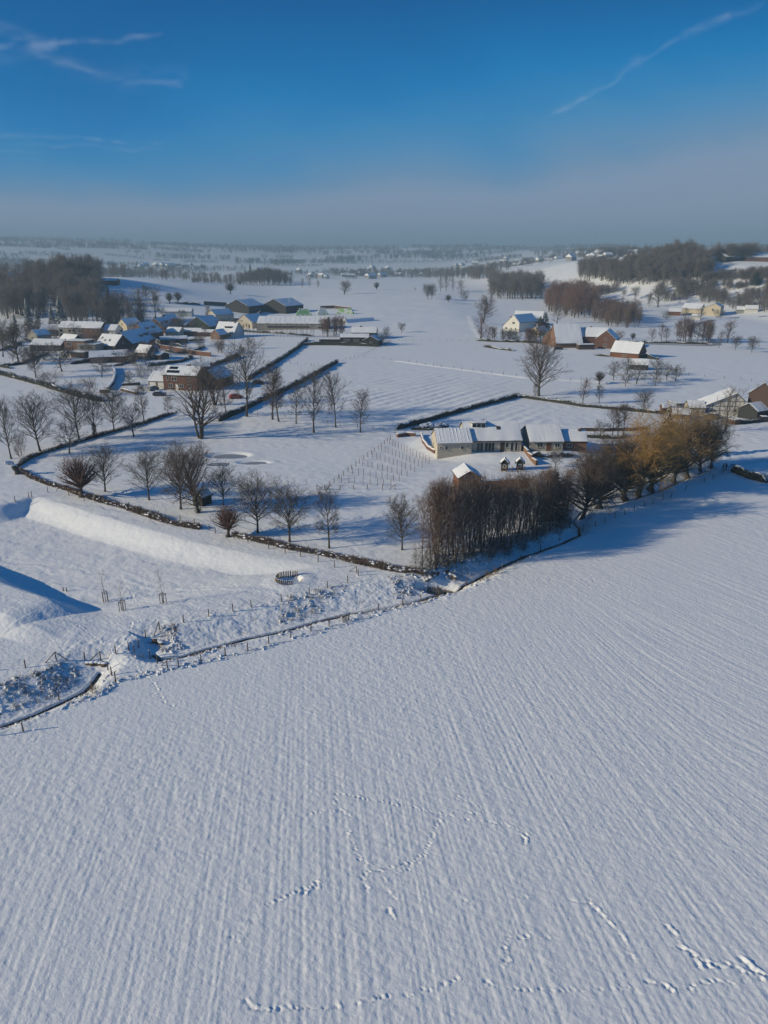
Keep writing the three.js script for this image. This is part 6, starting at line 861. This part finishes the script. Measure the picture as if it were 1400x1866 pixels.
// row of slim trees before the cow barn, the reddish clump beside it, roadside trees, village wood front: alike, so they share labels
for (let i = 0; i < 24; i++) tree('screen_tree', 'alder', 432 + i * 6.1, 612 + i * 0.15, 589 + (i % 3), 'slender tree in the screen row before the cow barn', { group: 'screen row before the cow barn', which: i, wide: 1.1 });
{ const rnd = rngOf(33);
  for (let i = 0; i < 12; i++) tree('bare_tree', 'farRed', 588 + 38 * rnd(), 606 + 10 * rnd(), 575 + 8 * rnd(), 'reddish bare tree in the clump at the right end of the cow barn', { group: 'reddish clump beside the cow barn', which: i });
  for (let i = 0; i < 16; i++) { const u = 868 + 128 * rnd(); tree('bare_tree', i % 3 ? 'farRed' : 'bushGrey', u, 620 + (u - 868) * 0.035 + 2 * rnd(), 602 - 8 * rnd() + (u - 868) * 0.05, 'brown bare tree in the hedge below the white gabled house', { group: 'hedge trees below the white gabled house', which: i, wide: 1.3 }); }
  for (let i = 0; i < 20; i++) { const u = 1200 + 95 * rnd(); tree('bare_tree', i % 3 ? 'farRed' : 'farTall', u, 619 + 7 * rnd(), 582 + 16 * rnd() + Math.abs(u - 1245) * 0.1, 'reddish bare tree in the clump along the valley road', { group: 'clump along the valley road', which: i }); }
  for (let i = 0; i < 34; i++) { const u = 118 + 170 * rnd(), v = 582 + 14 * rnd() - Math.max(0, u - 240) * 0.1; tree('bare_tree', i % 4 ? 'farTall' : 'farOak', u, v, v - 34 - 22 * rnd(), 'grey bare tree in the village wood behind the row house', { group: 'front trees of the village wood', which: i }); }
  for (let i = 0; i < 16; i++) { const u = 2 + 80 * rnd(), v = 570 + 10 * rnd(); tree('bare_tree', i % 3 ? 'farTall' : 'farOak', u, v, v - 34 - 16 * rnd(), 'grey bare tree in the left end of the village wood', { group: 'left end of the village wood', which: i }); }
}
// lanes
const lane = mat(0.70, 0.72, 0.75, 0.6), road = mat(0.34, 0.35, 0.37, 0.6);
ribbon('lane', 'snow covered village lane', denser(path('222,718 226,700 222,680 208,662 190,655'), 2), 3.4, lane, 0.03);
ribbon('road', 'valley road behind the red farm', denser(path('1120,628 1160,626 1220,628 1290,630 1310,628'), 6), 4.5, road, 0.05);
ribbon('road', 'road climbing from the fork to the hamlet', denser([flat(1308, 629), ...gpath('1300,622 1262,604 1256,597 1275,589 1310,581 1350,578 1400,576').map((p) => [p[0], -p[2]])], 5), 4.2, road, 0.12);
ribbon('drive', 'cleared drive beside the bungalow', denser(path('1062,800 1110,802 1160,800 1200,790'), 3), 3.2, lane, 0.05);
ribbon('track', 'trodden track past the clipped hedge to the gate', denser(path('1300,866 1322,858 1345,845 1400,836'), 3), 2.2, lane, 0.04);
wall('lane_wall', 'curved stone wall along the left side of the village lane', gpath('197,712 206,700 211,685 208,672'), 1.1, 0.9, B.brickDark, { step: 2, snowT: 0.25 });
wall('lane_wall', 'low stone wall at the foot of the village lane', gpath('183,716 200,716'), 1.2, 1.0, B.brickDark, { step: 2, snowT: 0.2 });
wall('lane_wall', 'upper low wall right of the lane before the double garage', gpath('223,703 240,702 256,701'), 0.9, 1.0, B.brickDark, { step: 2, snowT: 0.1 });
wall('lane_wall', 'lower low wall right of the lane before the double garage', gpath('223,712 238,716 250,719'), 0.9, 1.0, B.brickDark, { step: 2, snowT: 0.25 });
wall('terrace_wall', 'long brown bank wall left of the low brown house', gpath('45,620 70,628 100,634'), 1.4, 0.6, B.brickDark, { step: 3 });
for (const [str, label, h] of [['4,668 40,664 66,652 90,646', 'hedge at the foot of the left village gardens', 1.2], ['128,664 150,662 175,657', 'dark hedge before the garage of the villa', 1.5], ['190,668 215,667 240,659', 'snowy shrub hedge below the low brick house', 1.0], ['270,668 300,664 330,660 352,652', 'brown hedge behind the solar panel house', 1.4], ['300,640 330,645 360,640 372,632', 'dark garden hedge beyond the brick garden wall', 1.4], ['285,622 300,628 330,632', 'dark shrubs at the long shed of the village', 1.5], ['330,622 350,622 372,620', 'dark shrub hedge at the bright low garage', 1.3], ['296,598 330,597 352,600', 'dark hedge behind the village gardens', 1.6], ['340,555 365,556', 'dark hedge piece at the meadow behind the village', 2.4], ['320,553 345,555', 'dark hedge piece by the three pollards', 2.2], ['870,621 905,623 950,624 1000,627', 'brown hedge with gaps below the white gabled house', 1.3], ['882,632 905,636 935,640', 'bramble bank in the meadow below the white gabled house', 1.2], ['1085,648 1110,650', 'brown bramble patch before the low barn', 1.2], ['1120,626 1160,625 1230,626 1290,628', 'low dark hedge along the valley road', 1.3], ['1168,652 1185,654 1200,655', 'dark bushes in the shade of the low barn', 1.8], ['0,640 20,634 40,628', 'dark bushes at the left frame edge of the village', 1.6], ['420,602 470,606 570,613', 'low hedge under the screen trees of the cow barn', 1.2]])
  hedge('hedge', label, gpath(str), h, 1.6, hedgeDark, { step: 2, bristle: 9, tr: 0.04, rough: 0.5, snow: 0.5 });
hedge('bank_shrub', 'small dark bank in the shade at the left field edge', gpath('-30,672 0,668 20,672'), 1.0, 1.4, hedgeDark, { step: 2, bristle: 9, tr: 0.04 });

// garden trees and shrubs between the village houses
{ const rnd = rngOf(71); let n = 0;
  for (const [u0, v0, du, dv, c] of [[60, 655, 60, 10, 7], [150, 655, 30, 6, 4], [240, 668, 40, 8, 6], [300, 650, 60, 8, 8], [330, 630, 60, 6, 6], [225, 588, 40, 4, 6], [340, 606, 40, 4, 4], [20, 622, 30, 10, 9], [430, 640, 30, 12, 3], [180, 628, 60, 10, 9], [110, 612, 60, 8, 8], [285, 606, 50, 10, 8], [400, 600, 40, 6, 5]])
    for (let i = 0; i < c; i++) { const u = u0 + (rnd() - 0.5) * 2 * du, v = v0 + (rnd() - 0.5) * 2 * dv; tree('garden_shrub', ['apple', 'bushGrey', 'farOak', 'bush'][n % 4], u, v, v - 10 - 17 * rnd(), 'bare garden tree or shrub among the village houses', { group: 'garden shrubs of the village', which: n, wide: 1.2, cat: 'shrub' }); n++; } }

// ---------------------------------------------------------------- woods that read as one mass
const dummy = new THREE.Object3D();
function wood(name, label, list, variants, m, wide = 1) {                // list: [x, y, z, height]
  const per = variants.map(() => []); list.forEach((e, i) => per[i % variants.length].push(e));
  const g = thing(name, label, 'wood'); delete g.userData.category; g.userData.kind = 'stuff';
  per.forEach((es, k) => {
    if (!es.length) return; const v = variants[k];
    for (const [geo, mm, nm] of [[v.trunk, bark, 'trunks'], [v.crown, m, 'crowns']]) { const im = new THREE.InstancedMesh(geo, mm, es.length); es.forEach(([x, y, z, h], i) => { const s = h / v.H; dummy.position.set(x, y - 0.2, z); dummy.rotation.set(0, i * 2.4 + k, 0); dummy.scale.set(s * wide, s, s * wide); dummy.updateMatrix(); im.setMatrixAt(i, dummy.matrix); }); im.name = nm; im.userData.kind = 'stuff'; im.castShadow = im.receiveShadow = true; g.add(im); }
  });
}
function fill(poly, n, seed, top, spread, gaps) {                              // feet inside an outline of the photograph, heights to reach a sky line
  const P = poly.split(' ').map((e) => e.split(',').map(Number)), rnd = rngOf(seed), us = P.map((p) => p[0]), vs = P.map((p) => p[1]), lo = [Math.min(...us), Math.min(...vs)], hi = [Math.max(...us), Math.max(...vs)], out = [];
  for (let k = 0; out.length < n && k < n * 40; k++) { const u = lerp(lo[0], hi[0], rnd()), v = lerp(lo[1], hi[1], rnd()); let inside = false; for (let i = 0, j = P.length - 1; i < P.length; j = i++) if ((P[i][1] > v) !== (P[j][1] > v) && u < (P[j][0] - P[i][0]) * (v - P[i][1]) / (P[j][1] - P[i][1]) + P[i][0]) inside = !inside; if (!inside || (gaps && noise2(u * 0.045 + seed, v * 0.11) < gaps)) continue; const p = ground(u, v); out.push([...p, typeof top === 'function' ? heightOf(p, u, v, top(u, v)) * (1 - spread * rnd()) : top * (1 - spread * rnd())]); }
  return out;
}
const FT = kinds.farTall, FO = kinds.farOak;
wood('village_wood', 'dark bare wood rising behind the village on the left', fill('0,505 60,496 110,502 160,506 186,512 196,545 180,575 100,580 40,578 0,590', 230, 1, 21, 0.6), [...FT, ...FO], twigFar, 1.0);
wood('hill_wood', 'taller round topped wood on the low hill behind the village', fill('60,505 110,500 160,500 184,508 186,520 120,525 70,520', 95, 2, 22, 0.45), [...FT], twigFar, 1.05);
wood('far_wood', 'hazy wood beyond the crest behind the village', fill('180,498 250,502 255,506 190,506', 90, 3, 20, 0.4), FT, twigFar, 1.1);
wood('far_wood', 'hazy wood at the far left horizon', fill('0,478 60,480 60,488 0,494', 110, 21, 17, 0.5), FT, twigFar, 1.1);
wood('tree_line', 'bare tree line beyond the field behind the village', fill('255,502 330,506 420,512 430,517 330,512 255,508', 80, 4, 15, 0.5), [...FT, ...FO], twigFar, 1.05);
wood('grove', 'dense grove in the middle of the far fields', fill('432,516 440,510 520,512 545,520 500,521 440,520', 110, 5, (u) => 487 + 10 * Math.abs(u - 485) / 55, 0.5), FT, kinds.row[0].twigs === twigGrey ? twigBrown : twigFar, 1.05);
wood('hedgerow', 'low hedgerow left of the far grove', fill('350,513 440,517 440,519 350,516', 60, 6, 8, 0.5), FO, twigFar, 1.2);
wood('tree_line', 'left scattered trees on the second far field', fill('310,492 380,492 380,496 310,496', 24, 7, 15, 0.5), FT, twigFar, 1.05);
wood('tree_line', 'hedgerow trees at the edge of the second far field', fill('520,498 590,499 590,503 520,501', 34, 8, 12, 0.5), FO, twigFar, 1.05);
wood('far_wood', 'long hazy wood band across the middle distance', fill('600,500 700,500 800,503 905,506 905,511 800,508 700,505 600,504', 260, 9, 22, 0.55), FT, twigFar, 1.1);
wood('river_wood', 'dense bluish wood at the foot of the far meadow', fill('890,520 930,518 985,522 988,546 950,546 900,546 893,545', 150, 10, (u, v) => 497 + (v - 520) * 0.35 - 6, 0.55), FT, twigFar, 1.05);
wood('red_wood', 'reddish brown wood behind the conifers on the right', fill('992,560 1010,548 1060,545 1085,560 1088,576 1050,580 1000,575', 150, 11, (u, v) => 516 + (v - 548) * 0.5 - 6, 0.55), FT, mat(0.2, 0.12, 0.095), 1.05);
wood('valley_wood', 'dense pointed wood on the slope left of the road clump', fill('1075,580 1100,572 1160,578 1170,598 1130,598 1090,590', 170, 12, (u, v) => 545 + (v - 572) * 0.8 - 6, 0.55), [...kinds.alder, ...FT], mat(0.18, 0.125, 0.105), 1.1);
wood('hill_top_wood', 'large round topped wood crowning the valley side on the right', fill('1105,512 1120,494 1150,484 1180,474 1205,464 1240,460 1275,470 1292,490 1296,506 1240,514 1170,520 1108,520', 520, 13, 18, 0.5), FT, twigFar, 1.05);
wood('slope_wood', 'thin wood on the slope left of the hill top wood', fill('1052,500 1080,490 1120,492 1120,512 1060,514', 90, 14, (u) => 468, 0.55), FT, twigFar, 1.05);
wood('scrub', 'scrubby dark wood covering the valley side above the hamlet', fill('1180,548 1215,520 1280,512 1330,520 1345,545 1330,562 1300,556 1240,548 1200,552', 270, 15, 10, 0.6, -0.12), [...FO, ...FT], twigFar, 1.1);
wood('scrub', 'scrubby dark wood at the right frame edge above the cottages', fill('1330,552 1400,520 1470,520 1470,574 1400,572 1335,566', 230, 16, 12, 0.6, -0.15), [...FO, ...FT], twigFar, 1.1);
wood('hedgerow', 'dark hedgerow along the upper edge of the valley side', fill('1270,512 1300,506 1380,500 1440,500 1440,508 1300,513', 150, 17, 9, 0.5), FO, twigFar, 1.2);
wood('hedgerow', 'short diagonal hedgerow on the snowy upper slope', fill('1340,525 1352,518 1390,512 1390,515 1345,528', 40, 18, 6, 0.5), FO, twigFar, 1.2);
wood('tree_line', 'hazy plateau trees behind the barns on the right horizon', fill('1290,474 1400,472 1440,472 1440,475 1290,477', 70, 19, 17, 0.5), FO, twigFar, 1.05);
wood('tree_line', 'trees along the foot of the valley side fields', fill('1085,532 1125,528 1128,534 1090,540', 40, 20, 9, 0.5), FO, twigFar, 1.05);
{ // tree lines and copses fading into the haze
  const rnd = rngOf(60), list = [];
  const put = (x, d, h) => list.push([x, landHeight(x, d), -d, h]);
  for (let i = 0; i < 2600; i++) { const az = -0.66 + 1.3 * rnd(), r = 3500 + 1000 * rnd(); if (noise2(az * 11, r * 0.003) < -0.12) continue; put(Math.sin(az) * r, Math.cos(az) * r, 13 + 10 * rnd()); }   // the wooded crest that closes the view
  for (let r = 0; r < 60; r++) { const d0 = 1500 + 2700 * rnd(), a0 = -0.64 + 1.25 * rnd(), n = 24 + 60 * rnd() ** 2, tilt = (rnd() - 0.5) * 1.1, sp = 4 + 5 * rnd(), h0 = 7 + 9 * rnd(); for (let i = 0; i < n; i++) { if (noise2(i * 0.13 + r, 4) < -0.45) continue; put(a0 * d0 + i * sp + (rnd() - 0.5) * 4, d0 + i * sp * tilt + (rnd() - 0.5) * 9, h0 * (0.7 + 0.6 * rnd())); } }
  for (let r = 0; r < 46; r++) { const d0 = 1450 + 2600 * rnd(), x0 = (-0.62 + 1.22 * rnd()) * d0, n = 20 + 50 * rnd(), w = 40 + 110 * rnd(); for (let i = 0; i < n; i++) put(x0 + (rnd() + rnd() - 1) * w * 1.6, d0 + (rnd() + rnd() - 1) * w * 0.5, 12 + 9 * rnd()); }
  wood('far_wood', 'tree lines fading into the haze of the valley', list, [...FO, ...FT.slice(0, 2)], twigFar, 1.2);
  // far town: little houses, white roofs
  const wallG = new THREE.BoxGeometry(9, 5, 8); wallG.translate(0, 2.5, 0); const sh = new THREE.Shape(); sh.moveTo(-4.6, 0); sh.lineTo(4.6, 0); sh.lineTo(0, 3.6); sh.closePath(); const roofG = new THREE.ExtrudeGeometry(sh, { depth: 9.6, bevelEnabled: false }); roofG.rotateY(Math.PI / 2); roofG.translate(-4.8, 5, 0);
  const spots = []; for (let i = 0; i < 110; i++) { const c = [[-0.08, 1900, 0.13], [0.0, 2100, 0.1], [0.13, 2300, 0.08], [-0.3, 2300, 0.12], [0.3, 1500, 0.08], [0.22, 1900, 0.06]][i % 6], a = c[0] + (rnd() + rnd() - 1) * c[2], d = c[1] + (rnd() - 0.5) * 380; spots.push([a * d, d]); }
  const g = thing('far_town', 'white roofed houses of far villages in the haze', 'houses'); delete g.userData.category; g.userData.kind = 'stuff';
  for (const [geo, m, nm] of [[wallG, B.grey, 'walls'], [roofG, B.roofSnow, 'roofs']]) { const im = new THREE.InstancedMesh(geo, m, spots.length), q = rngOf(5); spots.forEach(([x, d], i) => { dummy.position.set(x, landHeight(x, d), -d); dummy.rotation.set(0, q() * 3.1, 0); dummy.scale.setScalar(0.9 + 0.7 * q()); dummy.scale.x *= 1 + q(); dummy.updateMatrix(); im.setMatrixAt(i, dummy.matrix); }); im.name = nm; im.userData.kind = 'stuff'; g.add(im); }
  const p = [-0.178 * 1900, 0, -1900]; p[1] = landHeight(p[0], 1900); const ch = thing('church_tower', 'thin far church spire in the haze above the left fields', 'church tower', p); part('tower', box(0, 7, 0, 5, 15, 5), B.brickDark, ch); const sp = new THREE.ConeGeometry(3.4, 15, 4); sp.rotateY(Math.PI / 4); sp.translate(0, 22, 0); part('spire', sp, B.tile, ch);
}
for (const [u, v, w, l, yaw, label, wm] of [[1342, 476, 26, 18, 18, 'broad far barn with a white roof on the right horizon', B.darkBoard], [1388, 477, 30, 16, -6, 'far house with a reddish gable and white roof at the right end of the horizon', B.brickPale], [1302, 478, 12, 10, 30, 'small far house left of the broad barn on the right horizon', B.grey], [1130, 483, 30, 12, -14, 'long far building with a bright roof left of the hill top wood', B.brickPale]]) house('barn', label, { cat: 'barn', at: [u, v], w, l, hw: 4, rise: 4.2, yaw, wall: wm });
renderer.render(scene, camera);
